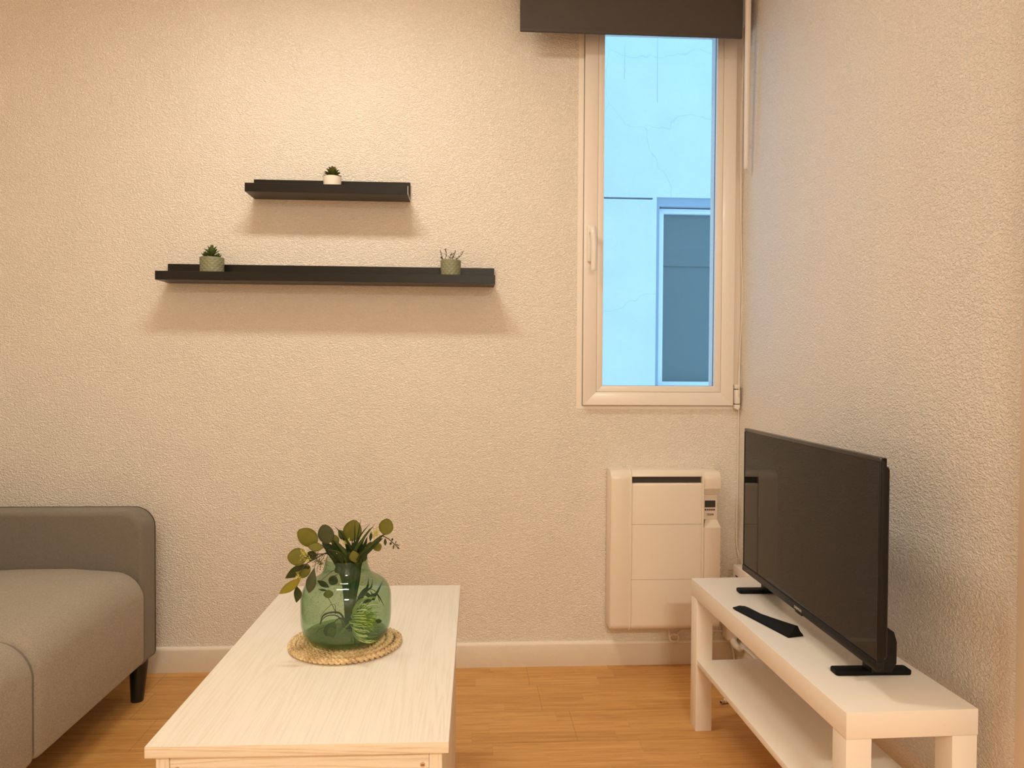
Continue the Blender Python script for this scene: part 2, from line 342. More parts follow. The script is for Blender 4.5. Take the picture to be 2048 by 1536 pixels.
def spline(pts, n=8):
    """Catmull-Rom through 3-D points"""
    P = [Vector(p) for p in pts]; P = [2*P[0]-P[1]] + P + [2*P[-1]-P[-2]]; out = []
    for i in range(1, len(P)-2):
        for k in range(n):
            t = k/n
            out.append(.5*((2*P[i]) + (P[i+1]-P[i-1])*t + (2*P[i-1]-5*P[i]+4*P[i+1]-P[i+2])*t*t + (3*P[i]-P[i-1]-3*P[i+1]+P[i+2])*t**3))
    out.append(P[-2]); return out

def thing(name, label, cat, loc=(0, 0, 0), rotz=0, group=None):
    o = bpy.data.objects.new(name, None); COL.objects.link(o); o.empty_display_size = .05
    o.location = loc; o.rotation_euler = (0, 0, rotz)
    if label: o['label'] = label
    if cat: o['category'] = cat
    if group: o['group'] = group
    return o
def tag(o, label, cat, group=None):
    o['label'] = label; o['category'] = cat
    if group: o['group'] = group
    return o
def wmat(o):
    m = Matrix.Translation(o.location) @ o.rotation_euler.to_matrix().to_4x4()
    return (wmat(o.parent) @ m) if o.parent else m
def obj(name, bm, mat, parent=None, smooth=True, world=True, label=None, loc=None, angle=40):
    me = bpy.data.meshes.new(name)
    bmesh.ops.recalc_face_normals(bm, faces=bm.faces[:])
    if world and parent is not None: bmesh.ops.transform(bm, matrix=wmat(parent).inverted(), verts=bm.verts[:])
    if world and parent is None and loc is not None: bmesh.ops.translate(bm, vec=-Vector(loc), verts=bm.verts[:])
    if smooth:
        for f in bm.faces: f.smooth = True
        for e in bm.edges:
            if len(e.link_faces) == 2 and e.calc_face_angle(0) > radians(angle): e.smooth = False
    bm.to_mesh(me); bm.free()
    for mm in (mat if isinstance(mat, (list, tuple)) else [mat]): me.materials.append(mm)
    o = bpy.data.objects.new(name, me); COL.objects.link(o)
    if parent is not None: o.parent = parent
    elif loc is not None: o.location = loc
    if label: o['label'] = label
    return o
def struct(name, bm, mat, parent=None, **kw):
    o = obj(name, bm, mat, parent, **kw)
    if parent is None: o['kind'] = 'structure'
    return o
def lettering(name, body, size, mat, matrix, parent, depth=.0003):
    """raised letters as a mesh part; matrix is the world matrix of the text's own plane"""
    c = bpy.data.curves.new(name, 'FONT'); c.body = body; c.size = size; c.extrude = depth; c.align_x = 'CENTER'; c.align_y = 'CENTER'; c.resolution_u = 4
    t = bpy.data.objects.new(name+'_src', c); COL.objects.link(t)
    me = bpy.data.meshes.new_from_object(t); bpy.data.objects.remove(t); bpy.data.curves.remove(c)
    me.transform(wmat(parent).inverted() @ matrix); me.materials.clear(); me.materials.append(mat); me.name = name
    o = bpy.data.objects.new(name, me); COL.objects.link(o); o.parent = parent
    return o

# ------------------------------------------------------------------ room shell
WY, WX, H = 2.702, 1.003, 2.56
XL, YB = -1.93, -2.6
OX0, OX1, OZ0, OZ1 = .440, .958, .985, 2.40       # hole in the back wall
bm = bm_new()
box(bm, XL-.2, OX0, WY, WY+.22, -.1, H+.1); box(bm, OX1, WX+.25, WY, WY+.22, -.1, H+.1)
box(bm, OX0, OX1, WY, WY+.22, -.1, OZ0); box(bm, OX0, OX1, WY, WY+.22, OZ1, H+.1)
struct('wall_back', bm, M['wall'], smooth=False)
bm = bm_new(); box(bm, WX, WX+.25, YB-.2, WY, -.1, H+.1); struct('wall_right', bm, M['wall_r'], smooth=False)
bm = bm_new(); box(bm, XL-.2, XL, YB-.2, WY, -.1, H+.1); struct('wall_left', bm, M['wall_r'], smooth=False)
bm = bm_new(); box(bm, XL, WX, YB-.2, YB, -.1, H+.1); struct('wall_front', bm, M['wall'], smooth=False)
bm = bm_new(); box(bm, XL, WX, YB, WY, -.1, 0); struct('floor', bm, M['floor'], smooth=False)
bm = bm_new(); box(bm, XL, WX, YB, WY, H, H+.1); struct('ceiling', bm, M['ceiling'], smooth=False)
# smooth plaster margin round the window
bm = bm_new()
box(bm, .394, .446, WY-.0008, WY, .945, H); box(bm, .446, 1.003, WY-.0008, WY, .945, .985); box(bm, .958, 1.003, WY-.0008, WY, .985, H)
struct('trim_1', bm, M['smooth'])
# skirting
def skirting(name, x0, x1, y0, y1, side):
    bm = bm_new()
    if side == 'back':
        prism(bm, [(WY, 0), (WY-.012, 0), (WY-.012, .076), (WY-.010, .079), (WY, .079)], x0, x1, 'x')
    else:
        prism(bm, [(WX, 0), (WX-.012, 0), (WX-.012, .076), (WX-.010, .079), (WX, .079)], y0, y1, 'y')
    o = struct(name, bm, M['base'])
    bm = bm_new()
    if side == 'back': prism(bm, [(WY, .079)] + arc(WY, .079, .0105, 180, 90, 5), x0, x1, 'x')
    else: prism(bm, [(WX, .079)] + arc(WX, .079, .0105, 180, 90, 5), y0, y1, 'y')
    obj('caulk_bead', bm, M['caulk'], o)
skirting('baseboard_back', XL, WX-.012, 0, 0, 'back')
skirting('baseboard_right', 0, 0, 1.285, WY, 'right')
bm = bm_new(); box(bm, WX-.012, WX, 1.205, 1.280, 0, 2.1, .002); struct('trim_2', bm, M['door'])

# ------------------------------------------------------------------ window
win = bpy.data.objects.new('window_1', None); COL.objects.link(win); win.location = (.7, WY, .96); win['kind'] = 'structure'
def frame(bm, x0, x1, z0, z1, w, y0, y1, bev=.002):
    """mitred rectangular frame"""
    outer = [(x0, z0), (x1, z0), (x1, z1), (x0, z1)]; inner = [(x0+w, z0+w), (x1-w, z0+w), (x1-w, z1-w), (x0+w, z1-w)]
    fs = []
    for i in range(4):
        j = (i+1) % 4
        q = [outer[i], outer[j], inner[j], inner[i]]
        A = [bm.verts.new((p[0], y0, p[1])) for p in q]; B = [bm.verts.new((p[0], y1, p[1])) for p in q]
        a = [bm.faces.new(A), bm.faces.new(B[::-1])] + [bm.faces.new((A[k], B[k], B[(k+1) % 4], A[(k+1) % 4])) for k in range(4)]
        if bev: bmesh.ops.bevel(bm, geom=list({e for f in a for e in f.edges}), offset=bev, segments=2, profile=.5, affect='EDGES')
SX0, SX1, SZ0, SZ1 = .416, .973, .960, 2.42
bm = bm_new(); frame(bm, SX0, SX1, SZ0, SZ1, .0475, WY-.020, WY+.035, .0007); obj('sash_frame', bm, M['pvc'], win)
bm = bm_new(); frame(bm, SX0-.0013, SX1+.0008, SZ0-.0013, SZ1+.001, .02, WY-.004, WY-.0009, 0); obj('shadow_gap', bm, M['gasket'], win, smooth=False)  # black strip put in for the shade in the gap round the sash
BX0, BX1, BZ0, BZ1 = SX0+.0475, SX1-.0475, SZ0+.0475, SZ1-.0475
bm = bm_new(); frame(bm, BX0+.0009, BX1-.0009, BZ0+.0009, BZ1-.0009, .0222, WY-.0185, WY+.0008, .0008); obj('glazing_bead', bm, M['pvc_bead'], win)
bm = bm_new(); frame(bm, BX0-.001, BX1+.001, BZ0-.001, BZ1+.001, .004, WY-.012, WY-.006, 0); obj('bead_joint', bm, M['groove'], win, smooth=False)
bm = bm_new(); frame(bm, BX0+.0215, BX1-.0215, BZ0+.0215, BZ1-.0215, .0022, WY+.001, WY+.0055, 0); obj('gasket', bm, M['gasket'], win, smooth=False)
bm = bm_new(); box(bm, BX0+.018, BX1-.018, WY+.006, WY+.010, BZ0+.018, BZ1-.018); obj('pane', bm, M['pane'], win, smooth=False)
bm = bm_new(); box(bm, SX1+.001, WX-.001, WY-.009, WY+.04, .985, H-.02, .001); box(bm, SX0+.02, SX1, WY+.036, WY+.06, OZ0+.001, OZ0+.03, .001); obj('fixed_frame', bm, M['pvc_bead'], win)
# handle
hx = .4405
hb = bm_new(); box(hb, hx-.014, hx+.014, WY-.031, WY-.0195, 1.478, 1.613, .0055, 3); hbase = obj('handle_plate', hb, M['pvc'], win)
hb = bm_new(); tube(hb, [(hx, WY-.03, 1.585), (hx, WY-.056, 1.585)], .0095, 16)
pts = spline([(hx, WY-.050, 1.595), (hx+.001, WY-.062, 1.580), (hx+.003, WY-.066, 1.545), (hx+.004, WY-.066, 1.50), (hx+.004, WY-.063, 1.455), (hx+.004, WY-.060, 1.443)], 6)
tube(hb, pts, [.007]+[.0105]*(len(pts)-2)+[.0075], 16); obj('handle', hb, M['pvc'], hbase)
# hinge
hg = bm_new(); hcx = .985
box(hg, hcx-.0085, hcx+.0085, WY-.034, WY-.008, 1.021, 1.037, .002); hinge = obj('hinge', hg, M['pvc'], win)
hg = bm_new(); box(hg, hcx-.0085, hcx+.0085, WY-.036, WY-.008, .966, 1.0185, .003); obj('hinge_barrel', hg, M['pvc'], hinge)
hg = bm_new(); prism(hg, [(hcx-.0085, .9635), (hcx+.0085, .9635), (hcx+.0085, .953), (hcx+.002, .944), (hcx-.0085, .950)], WY-.034, WY-.008, 'y', .001); obj('hinge_cap', hg, M['pvc'], hinge)
hg = bm_new(); box(hg, hcx-.007, hcx+.007, WY-.030, WY-.010, .9635, .966); box(hg, hcx-.007, hcx+.007, WY-.030, WY-.010, 1.0185, 1.021); obj('hinge_pin', hg, M['gasket'], hinge, smooth=False)

# ------------------------------------------------------------------ house across the light well
NY = 4.70
wx0, wx1, wz0, wz1 = 1.193, 2.35, .985, 2.195
bm = bm_new()
box(bm, -2.0, wx0, NY, NY+.2, -1.5, 2.178); box(bm, -2.0, 1.168, NY+.05, NY+.2, 2.178, 2.190); box(bm, 1.168, wx0, NY, NY+.2, 2.178, 2.190); box(bm, -2.0, wx0, NY, NY+.2, 2.190, 4.6)
box(bm, wx1, 4.6, NY, NY+.2, -1.5, 4.6); box(bm, wx0, wx1, NY, NY+.2, -1.5, wz0); box(bm, wx0, wx1, NY, NY+.2, wz1, 4.6)
o = struct('wall_outside', bm, M['render'], smooth=False)
def drip(px0, py0, px1, py1, r=.004):
    b = bm_new(); p0 = at(px0, py0, NY-.0005); p1 = at(px1, py1, NY-.0005)
    pts = [p0.lerp(p1, i/12) + Vector((random.uniform(-.002, .002), 0, 0)) for i in range(13)]
    tube(b, pts, [r*(.3+.7*i/12) for i in range(13)], 5)
    return b
for a in ((1316, -60, 1315, 205), (1250, 90, 1249, 158)):
    d = obj('rain_streak', drip(*a, r=.0015), plain('streak_grime', (.50, .56, .58), .9), o, smooth=False)
w2 = bpy.data.objects.new('window_2', None); COL.objects.link(w2); w2.location = (1.7, NY+.1, wz0); w2['kind'] = 'structure'
bm = bm_new(); box(bm, wx0, wx0+.021, NY+.012, NY+.134, wz0, wz1); box(bm, wx0+.021, wx1, NY+.012, NY+.134, wz1-.056, wz1); obj('surround', bm, M['out_grey'], w2, smooth=False)
bm = bm_new(); frame(bm, wx0+.026, wx1-.012, wz0, wz1-.062, .032, NY+.045, NY+.11, .003); obj('frame', bm, M['out_frame'], w2)
bm = bm_new(); box(bm, wx0+.0215, wx1, NY+.111, NY+.16, wz0, wz1-.0565); obj('frame_joint', bm, M['gasket'], w2, smooth=False)
bm = bm_new(); box(bm, wx0+.05, wx1-.03, NY+.082, NY+.092, 1.768, wz1-.08); box(bm, wx0+.05, wx1-.03, NY+.092, NY+.096, wz0+.02, 1.772); obj('roller_screen', bm, M['out_pane'], w2, smooth=False)
bm = bm_new(); box(bm, wx0+.05, wx1-.04, NY+.068, NY+.071, wz0+.025, wz1-.08); obj('pane', bm, M['out_glass'], w2, smooth=False)

# ------------------------------------------------------------------ roller blind
bx0, bx1, bz = .172, .957, 2.258
bl = thing('roller_blind', 'charcoal roller blind pulled up above the tall window', 'window blind', ((bx0+bx1)/2, 2.6, bz))
bm = bm_new(); box(bm, bx0, bx1, 2.588, 2.5925, bz+.012, H-.02); obj('fabric', bm, M['blind'], bl, smooth=False)
bm = bm_new(); box(bm, bx0, bx1, 2.585, 2.5955, bz, bz+.012, .003); obj('bottom_bar', bm, M['blind'], bl)
bm = bm_new(); tube(bm, [(bx0+.01, 2.62, H-.05), (bx1-.01, 2.62, H-.05)], .027, 20); obj('roller', bm, M['blind'], bl)
for x in (bx1+.006,):
    bm = bm_new(); box(bm, x-.003, x+.003, 2.575, WY-.0005, 2.30, H-.005, .001); obj('bracket', bm, plain('grey_bracket', (.42, .38, .34), .5), bl)
# ------------------------------------------------------------------ white tube in the corner + cable
tb = bm_new()
p0, p1 = at(1497.0, -30, 2.555), at(1492.0, 336, 2.585)
pts = [p0.lerp(p1, i/20) for i in range(21)]
tube(tb, pts + [p1 + Vector((0, 0, -.004))], [.0108 - .0030*i/20 for i in range(21)] + [.005], 16)
trk = obj('cable_tube', tb, M['pvc'], loc=(p1.x, p1.y, p1.z)); tag(trk, 'slim white tube hanging down in the corner right of the window', 'tube')
tb = bm_new(); k = (WX+.002)/p0.x; tube(tb, [(p0.x, p0.y, 2.30), (p0.x*k, p0.y*k, 2.30)], .004, 8); obj('clip', tb, M['pvc'], trk)
tb = bm_new(); k = (WX+.002)/p1.x; tube(tb, [(p1.x, p1.y, 1.90), (p1.x*k, p1.y*k, 1.90)], .003, 8); obj('clip', tb, M['pvc'], trk)
cb = bm_new()
path = [at(1487, 90, 2.672), at(1486, 150, 2.674), at(1483, 230, 2.676), at(1481.5, 330, 2.678), at(1482, 450, 2.682), at(1484, 560, 2.684), at(1483, 640, 2.684), at(1480, 700, 2.686), at(1478, 780, 2.660), at(1477, 822, 2.690), at(1475, 960, 2.695), at(1472.5, 1060, 2.695), at(1475, 1100, 2.692), at(1484, 1134, 2.675), at(1490, 1150, 2.64)]
tube(cb, spline(path, 8), .0022, 8)
o = obj('white_cable', cb, M['cable'], loc=tuple(path[-1])); tag(o, 'thin white cable running down the room corner beside the window', 'cable')

# ------------------------------------------------------------------ picture ledges
def ledge(x0, length, ztop, label):
    z0 = ztop - .068; x1 = x0+length
    t = thing('wall_shelf', label, 'shelf', (x0+length/2, WY, z0), group='black picture ledges on the back wall')
    bm = bm_new(); box(bm, x0, x1, WY-.012, WY-.0004, z0+.0005, ztop, .0006, 1); obj('back_plate', bm, M['shelf'], t)
    bm = bm_new(); box(bm, x0, x1, WY-.109, WY-.0122, z0, z0+.012, .0005, 1); obj('board', bm, M['shelf'], t)
    bm = bm_new(); box(bm, x0, x1, WY-.12, WY-.1092, z0, z0+.0295, .0006, 1); obj('front_lip', bm, M['shelf'], t)
    return t, z0+.012
long_shelf, LZ = ledge(-1.0596, 1.15, 1.4525, 'long black-brown picture ledge, the lower and wider of the two')
short_shelf, SZ = ledge(-.762, .55, 1.7547, 'short black-brown picture ledge mounted above the long one')
bm = bm_new(); box(bm, -.2125, -.2112, WY-.12, WY-.1095, 1.687, 1.716); box(bm, -.2125, -.2112, WY-.109, WY-.012, 1.6868, 1.6885)  # pale strips painted in where the ledge end catches the light
obj('edge_highlight', bm, M['shelf_edge'], short_shelf, smooth=False, label='painted highlight along the end edge of the ledge')

# ------------------------------------------------------------------ succulents
def fleshy(bm, base, d, length, w, th, bend=0.0, n=6, up=Vector((0, 0, 1))):
    """thick pointed leaf from base along d, curving up by bend"""
    d = d.normalized(); side = d.cross(up)
    if side.length < 1e-4: side = Vector((1, 0, 0))
    side.normalize(); nr = side.cross(d).normalized(); prev = None; rings = []
    for i in range(n+1):
        s = i/n; c = base + d*length*s + up*bend*length*s*s
        ww = w*(.45 + 1.1*s - 1.45*s**3)*(1 if s < .97 else .12); tt = th*(1-.75*s)
        ring = [c + side*ww*.5*cos(a) + nr*tt*.5*sin(a) + nr*(.25*ww*abs(cos(a))) for a in (0, pi/3, 2*pi/3, pi, 4*pi/3, 5*pi/3)]
        rings.append([bm.verts.new(p) for p in ring])
    for a, b in zip(rings, rings[1:]):
        for k in range(6): bm.faces.new((a[k], a[(k+1) % 6], b[(k+1) % 6], b[k]))
    bm.faces.new(rings[0][::-1]); bm.faces.new(rings[-1])
def rosette(bm, c, R, rings, th=.16):
    for j, (n, el, ln, wd) in enumerate(rings):
        for k in range(n):
            a = 2*pi*(k + .5*(j % 2))/n + random.uniform(-.12, .12); e = radians(el + random.uniform(-6, 6))
            fleshy(bm, c + Vector((0, 0, .1*R*j)), Vector((cos(a)*cos(e), sin(a)*cos(e), sin(e))), R*ln, R*wd, R*th, .12)
def pot(label, cat, px, zs, y, r, h, mat, dots, taper=.93, thick=.0022):
    x = at(px, 530, y).x
    t = thing('potted_succulent', label, cat, (x, y, zs), group=None)
    n = 96
    wob = (lambda u, z: (-.0016*max(0, sin(u*2*pi*14 + (pi if int((z-zs)/(h/9)) % 2 else 0)))*abs(sin((z-zs)/(h/9)*pi))) if .0015 < z-zs < h*.93 else 0) if dots else None
    prof = [(1e-7, zs+.0004), (r*taper*.92, zs+.0004)] + [(r*(taper+(1-taper)*i/36), zs+.001+(h-.001)*i/36) for i in range(37)]
    bm = bm_new(); lathe(bm, prof, (x, y), n, wob=wob); lathe(bm, [(r, zs+h), (r-thick, zs+h), (r-thick-.001, zs+h*.82)], (x, y), n)
    obj('pot', bm, mat, t, angle=70)
    bm = bm_new(); lathe(bm, [(1e-7, zs+h*.9), (r*.6, zs+h*.895), (r-thick-.0004, zs+h*.86)], (x, y), 32); obj('soil', bm, M['soil'], t)
    return t, Vector((x, y, zs+h*.88))
# white pot on the short ledge
z_rim = at(664, 351, 2.622).z
t, c = pot('small white pot with a dense rosette succulent on the short ledge', 'potted plant', 664.5, SZ, 2.645, .0312, z_rim-SZ, M['pot_white'], False, .95)
bm = bm_new(); rosette(bm, c, .036, [(10, 8, .95, .62), (9, 26, .93, .62), (8, 44, .90, .58), (7, 60, .86, .52), (4, 76, .78, .45)]); obj('rosette', bm, M['succ'], t)
# sage pot, left
z_rim = at(423, 513, 2.61).z
t, c = pot('sage green dotted pot holding three small pointed succulents, left on the long ledge', 'potted plant', 424, LZ, 2.643, .0405, z_rim-LZ, M['pot_green'], True, .97)
for dx, dy, R, dz in ((.002, -.006, .036, .004), (-.021, -.004, .022, .001), (.024, -.008, .019, -.001)):
    bm = bm_new(); cc = c + Vector((dx, dy, dz)); tube(bm, [cc-Vector((0, 0, .006)), cc+Vector((0, 0, R*.35))], .0025, 8)
    rosette(bm, cc+Vector((0, 0, R*.2)), R, [(6, 12, .92, .38), (6, 38, .92, .44), (5, 62, .86, .46), (3, 80, .80, .42)], .12); obj('succulent', bm, M['succ2'], t)
# sage pot, right
z_rim = at(903, 518.5, 2.61).z
t, c = pot('sage green dotted pot with wispy branching sprigs, at the right end of the long ledge', 'potted plant', 901.5, LZ, 2.643, .0362, z_rim-LZ, M['pot_green'], True, .95)
def sprig(px0, py0, pts, col, leaves=6, y=2.62):
    b = bm_new(); P = [at(px0, py0, 2.64)] + [at(px, py, y+random.uniform(-.012, .012)) for px, py in pts]; S = spline(P, 6)
    tube(b, S, [.0010*(1-.5*i/len(S)) for i in range(len(S))], 5)
    for k in range(leaves):
        i = int((k+1.2)/(leaves+1)*(len(S)-1)); a = random.uniform(0, 6.28)
        fleshy(b, S[i], Vector((cos(a)*.9, sin(a)*.5, .7+random.random()*.5)), random.uniform(.007, .010), .0038, .0022, .1, 4)
    fleshy(b, S[-1], (S[-1]-S[-3]), .008, .0036, .002, .1, 4)
    return b
for a in ((884, 519, [(883, 512), (881, 504)], 5), (890, 519, [(893, 509), (892, 502), (890, 500)], 6), (897, 519, [(902, 511), (906, 508)], 4),
          (905, 519, [(908, 511), (910, 504)], 7), (910, 520, [(917, 516), (922, 511), (926, 505)], 7), (900, 519, [(905, 515), (912, 517)], 4), (887, 519, [(882, 516)], 3)):
    obj('sprig', sprig(a[0], a[1], a[2], None, a[3]), M['succ_red'] if a[0] not in (905, 897) else M['succ2'], t)

# ------------------------------------------------------------------ wall heater
HY = 2.610
t = thing('wall_heater', 'white electric panel heater with a display mounted under the window', 'heater', (.708, WY, .156))
HX0, HX1, HZ0, HZ1 = .507, .907, .156, .731
def shell(x0, x1, yf, z0, z1, rt=.035, rb=.022, yb=WY-.0005, bev=.0015):
    bm = bm_new(); pts = [(yb, z0)] + arc(yf+rb, z0+rb, rb, 270, 180, 6) + arc(yf+rt, z1-rt, rt, 180, 90, 8) + [(yb, z1)]
    return prism(bm, pts, x0, x1, 'x', bev)
b = shell(HX0, .5825, HY, HZ0, HZ1, bev=.008); obj('left_cover', b, M['heater'], t)
b = shell(.5755, .5825, HY-.004, HZ0-.002, HZ1+.002); obj('rib', b, M['heater'], t)
b = shell(.8375, .8435, HY-.004, HZ0-.002, HZ1-.001); obj('rib', b, M['heater'], t)
# centre: top cap, then three flat panels with fine gaps, dark body behind
b = bm_new(); prism(b, [(WY-.001, .708)] + [(HY, .708)] + arc(HY+.0225, HZ1-.0228, .0225, 180, 90, 8) + [(WY-.001, HZ1-.0005)], .583, .837, 'x', .0008); obj('top_cap', b, M['heater'], t)
b = bm_new(); box(b, .583, .837, HY+.018, WY-.002, HZ0+.03, .7079); obj('vent', b, M['dark_slot'], t, smooth=False)
for z0, z1, top in ((.5375, .6845, True), (.3395, .5365, False), (HZ0, .3385, False)):
    b = bm_new()
    if top: pts = [(HY+.012, z0), (HY, z0)] + arc(HY+.008, z1-.008, .008, 180, 90, 5) + [(HY+.017, z1)]
    elif z0 == HZ0: pts = [(WY-.001, z0)] + arc(HY+.022, z0+.022, .022, 270, 180, 6) + [(HY, z1), (HY+.016, z1), (HY+.017, z0+.03), (WY-.001, z0+.03)]
    else: pts = [(HY+.012, z0), (HY, z0), (HY, z1), (HY+.012, z1)]
    prism(b, pts, .583, .837, 'x', .0006); obj('front_panel', b, M['heater'], t)
# right column: upper block, recessed control plate with sloped reveals, lower block
b = bm_new(); prism(b, [(WY-.001, .664), (HY, .664)] + arc(HY+.03, HZ1-.036, .03, 180, 90, 8) + [(WY-.001, HZ1-.006)], .840, HX1, 'x', .004); obj('right_cover', b, M['heater'], t)
b = bm_new(); prism(b, [(HY+.001, .6635), (HY+.018, .640), (WY-.001, .640), (WY-.001, .6635)], .845, HX1-.002, 'x', .0005); obj('upper_reveal', b, M['heater'], t)
b = bm_new(); prism(b, [(HY+.018, .5505), (HY+.018, .6395), (WY-.001, .6395), (WY-.001, .5505)], .845, HX1-.008, 'x', .0008); plate = obj('control_plate', b, M['panelgrey'], t)
b = bm_new(); v = [b.verts.new(p) for p in ((.846, HY, .524), (HX1, HY, .524), (HX1-.008, HY+.018, .550), (.856, HY+.018, .550), (.846, WY-.001, .524), (HX1, WY-.001, .524), (HX1-.008, WY-.001, .550), (.856, WY-.001, .550))]
for q in ((0, 1, 2, 3), (4, 7, 6, 5), (0, 4, 5, 1), (1, 5, 6, 2), (2, 6, 7, 3), (3, 7, 4, 0)): b.faces.new([v[i] for i in q])
obj('lower_reveal', b, M['heater'], t, smooth=False)
b = bm_new(); prism(b, [(WY-.001, HZ0+.002)] + arc(HY+.022, HZ0+.024, .022, 270, 180, 6) + [(HY, .5238), (WY-.001, .5238)], .8405, HX1, 'x', .0025); obj('lower_cover', b, M['heater'], t)
PY = HY+.018
b = bm_new(); box(b, .8535, .8915, PY-.0015, PY+.001, .5945, .6185); lcdb = obj('display', b, M['ink'], plate, smooth=False)
b = bm_new(); box(b, .8553, .8897, PY-.0019, PY-.001, .5963, .6167); obj('display_glass', b, M['lcd'], plate, smooth=False)
for k in range(5):
    b = bm_new(); lathe(b, [(1e-7, 0), (.0026, .0002), (.0029, .0018), (.0029, .003)], (0, 0), 14)
    bmesh.ops.rotate(b, verts=b.verts[:], cent=(0, 0, 0), matrix=Matrix.Rotation(radians(-90), 3, 'X')); bmesh.ops.translate(b, verts=b.verts[:], vec=(.8562+.0078*k, PY-.0022, .5855)); obj('button', b, M['ink'], plate)
RX = Matrix.Rotation(radians(90), 4, 'X')
lettering('lettering', 'DEXIM', .0108, M['ink'], Matrix.Translation((.8735, PY-.0006, .5675)) @ RX @ Matrix.Scale(.78, 4, (1, 0, 0)), plate)
# wall cord below the heater
b = bm_new(); cpt = at(1348, 1276, 2.685)
ring = [cpt + Vector((.0175*cos(a), -.004+.003*sin(a), .0125*sin(a)+.002)) for a in [i*2*pi/20 for i in range(21)]]
tube(b, ring, .0036, 8); cord = spline([(.735, 2.68, .157), (.742, 2.684, .13), tuple(ring[10]), tuple(ring[12])], 5); tube(b, cord, .0028, 8)
tube(b, spline([tuple(ring[3]), (.80, 2.690, .128), (.90, 2.692, .124), (.955, 2.692, .120)], 8), .0028, 8)
o = obj('heater_cord', b, M['cable'], loc=tuple(cpt)); tag(o, 'white power cord looped under the wall heater', 'cord')

# ------------------------------------------------------------------ tv bench
BT = .0224; BL = (.7058, 1.3335, 0)
bench = thing('tv_bench', 'low white laminate TV bench with a lower shelf by the right wall', 'tv bench', BL, BT)
W_, L_, BH, T_ = .26, .90, .45, .05
def bpart(name, bm, mat, **kw): return obj(name, bm, mat, bench, world=False, **kw)
bm = bm_new(); box(bm, 0, W_, 0, L_, BH-T_, BH, .0008, 2); bpart('top', bm, M['white'])
for x in (.0008, W_-.0505):
    for y in (.0008, L_-.0508):
        bm = bm_new(); box(bm, x, x+.0495, y, y+.050, 0, BH-T_-.0006, .0008, 2); bpart('leg', bm, M['white'])
bm = bm_new(); box(bm, .004, W_-.004, .0512, L_-.0512, .200, .216, .0006, 2); box(bm, .051, W_-.051, .02, .0512, .200, .216, .0006, 2); bpart('lower_shelf', bm, M['white'])

# ------------------------------------------------------------------ tv
def bw(x, y, z):   # bench-local to world
    return Vector((BL[0]+cos(BT)*x-sin(BT)*y, BL[1]+sin(BT)*x+cos(BT)*y, z))
TVO = Vector((.793, 1.384, .45)); TVR = -.0150
tv = thing('television', 'flat black television standing on the white bench', 'television', TVO, TVR)
TL, TZ0, TZ1 = .734, .0575, .4695          # local: x thickness (screen faces -x), y length, z above bench
def tp(name, bm, mat, **kw):
    par = kw.pop('par', tv); return obj(name, bm, mat, par, world=False, **kw)
bm = bm_new(); box(bm, .0015, .013, 0, TL, TZ0, TZ1, .0012, 2); chas = tp('cabinet', bm, M['black'])
# bezel strips
def strip(name, y0, y1, z0, z1, mat, x0=-.0015, x1=.0035, bev=.0012):
    b = bm_new(); box(b, x0, x1, y0, y1, z0, z1, bev, 2); return tp(name, b, mat, par=tv)
strip('top_bezel', 0, TL, TZ1-.008, TZ1+.001, M['bevel_metal'], -.0015, .012, .0022)
strip('side_bezel', -.0005, .0045, TZ0+.016, TZ1-.008, M['black']); strip('side_bezel', TL-.004, TL+.0005, TZ0+.016, TZ1-.008, M['black'])
bb = strip('bottom_bezel', -.0005, TL+.0005, TZ0-.002, TZ0+.0165, M['black'], -.004, .009, .003)
bm = bm_new(); box(bm, -.0002, .0015, .0045, TL-.004, TZ0+.016, TZ1-.008); tp('screen', bm, M['screen'], smooth=False)
bm = bm_new(); box(bm, .0125, .031, .016, TL-.016, TZ0+.012, TZ1-.018, .008, 3); box(bm, .0295, .062, .08, TL-.012-.03, TZ0+.02, TZ1-.16, .010, 3); tp('back_cover', bm, M['black'])
bm = bm_new(); box(bm, -.003, .006, .335, .372, TZ0-.006, TZ0, .002, 2); tp('sensor_bump', bm, M['black'])
TM = Matrix.Translation(TVO) @ Matrix.Rotation(TVR, 4, 'Z')
lt = lettering('lettering', 'DAEWOO', .0088, M['silver'], TM @ Matrix.Translation((-.0042, .352, TZ0+.0065)) @ Matrix.Rotation(radians(-90), 4, 'Z') @ Matrix.Rotation(radians(90), 4, 'X'), tv)
# feet: flat cross bars with a raised neck gripping the cabinet
for yc in (.128, TL-.036):
    b = bm_new(); xa, xb = (-.025, .137) if yc < .3 else (-.028, .110)
    poly = [(xa+.004, yc-.016), (xb-.004, yc-.016), (xb, yc-.012), (xb, yc+.012), (xb-.004, yc+.016), (xa+.004, yc+.016), (xa, yc+.012), (xa, yc-.012)]
    prism(b, poly, .0003, .011, 'z', .0025)
    foot = tp('foot', b, M['black_matte'])
    b = bm_new(); prism(b, [(.044, .010), (.088, .010), (.098, .03), (.098, .075), (.092, .095), (.076, .106), (.0555, .106), (.0555, .045), (.044, .040)], yc-.026, yc+.014, 'y', .003)
    nk = tp('foot_neck', b, M['black'], par=foot)
    b = bm_new(); tube(b, [(.074, yc-.0145, .035), (.074, yc-.013, .035)], .003, 12); tp('screw', b, M['ink'], par=foot)

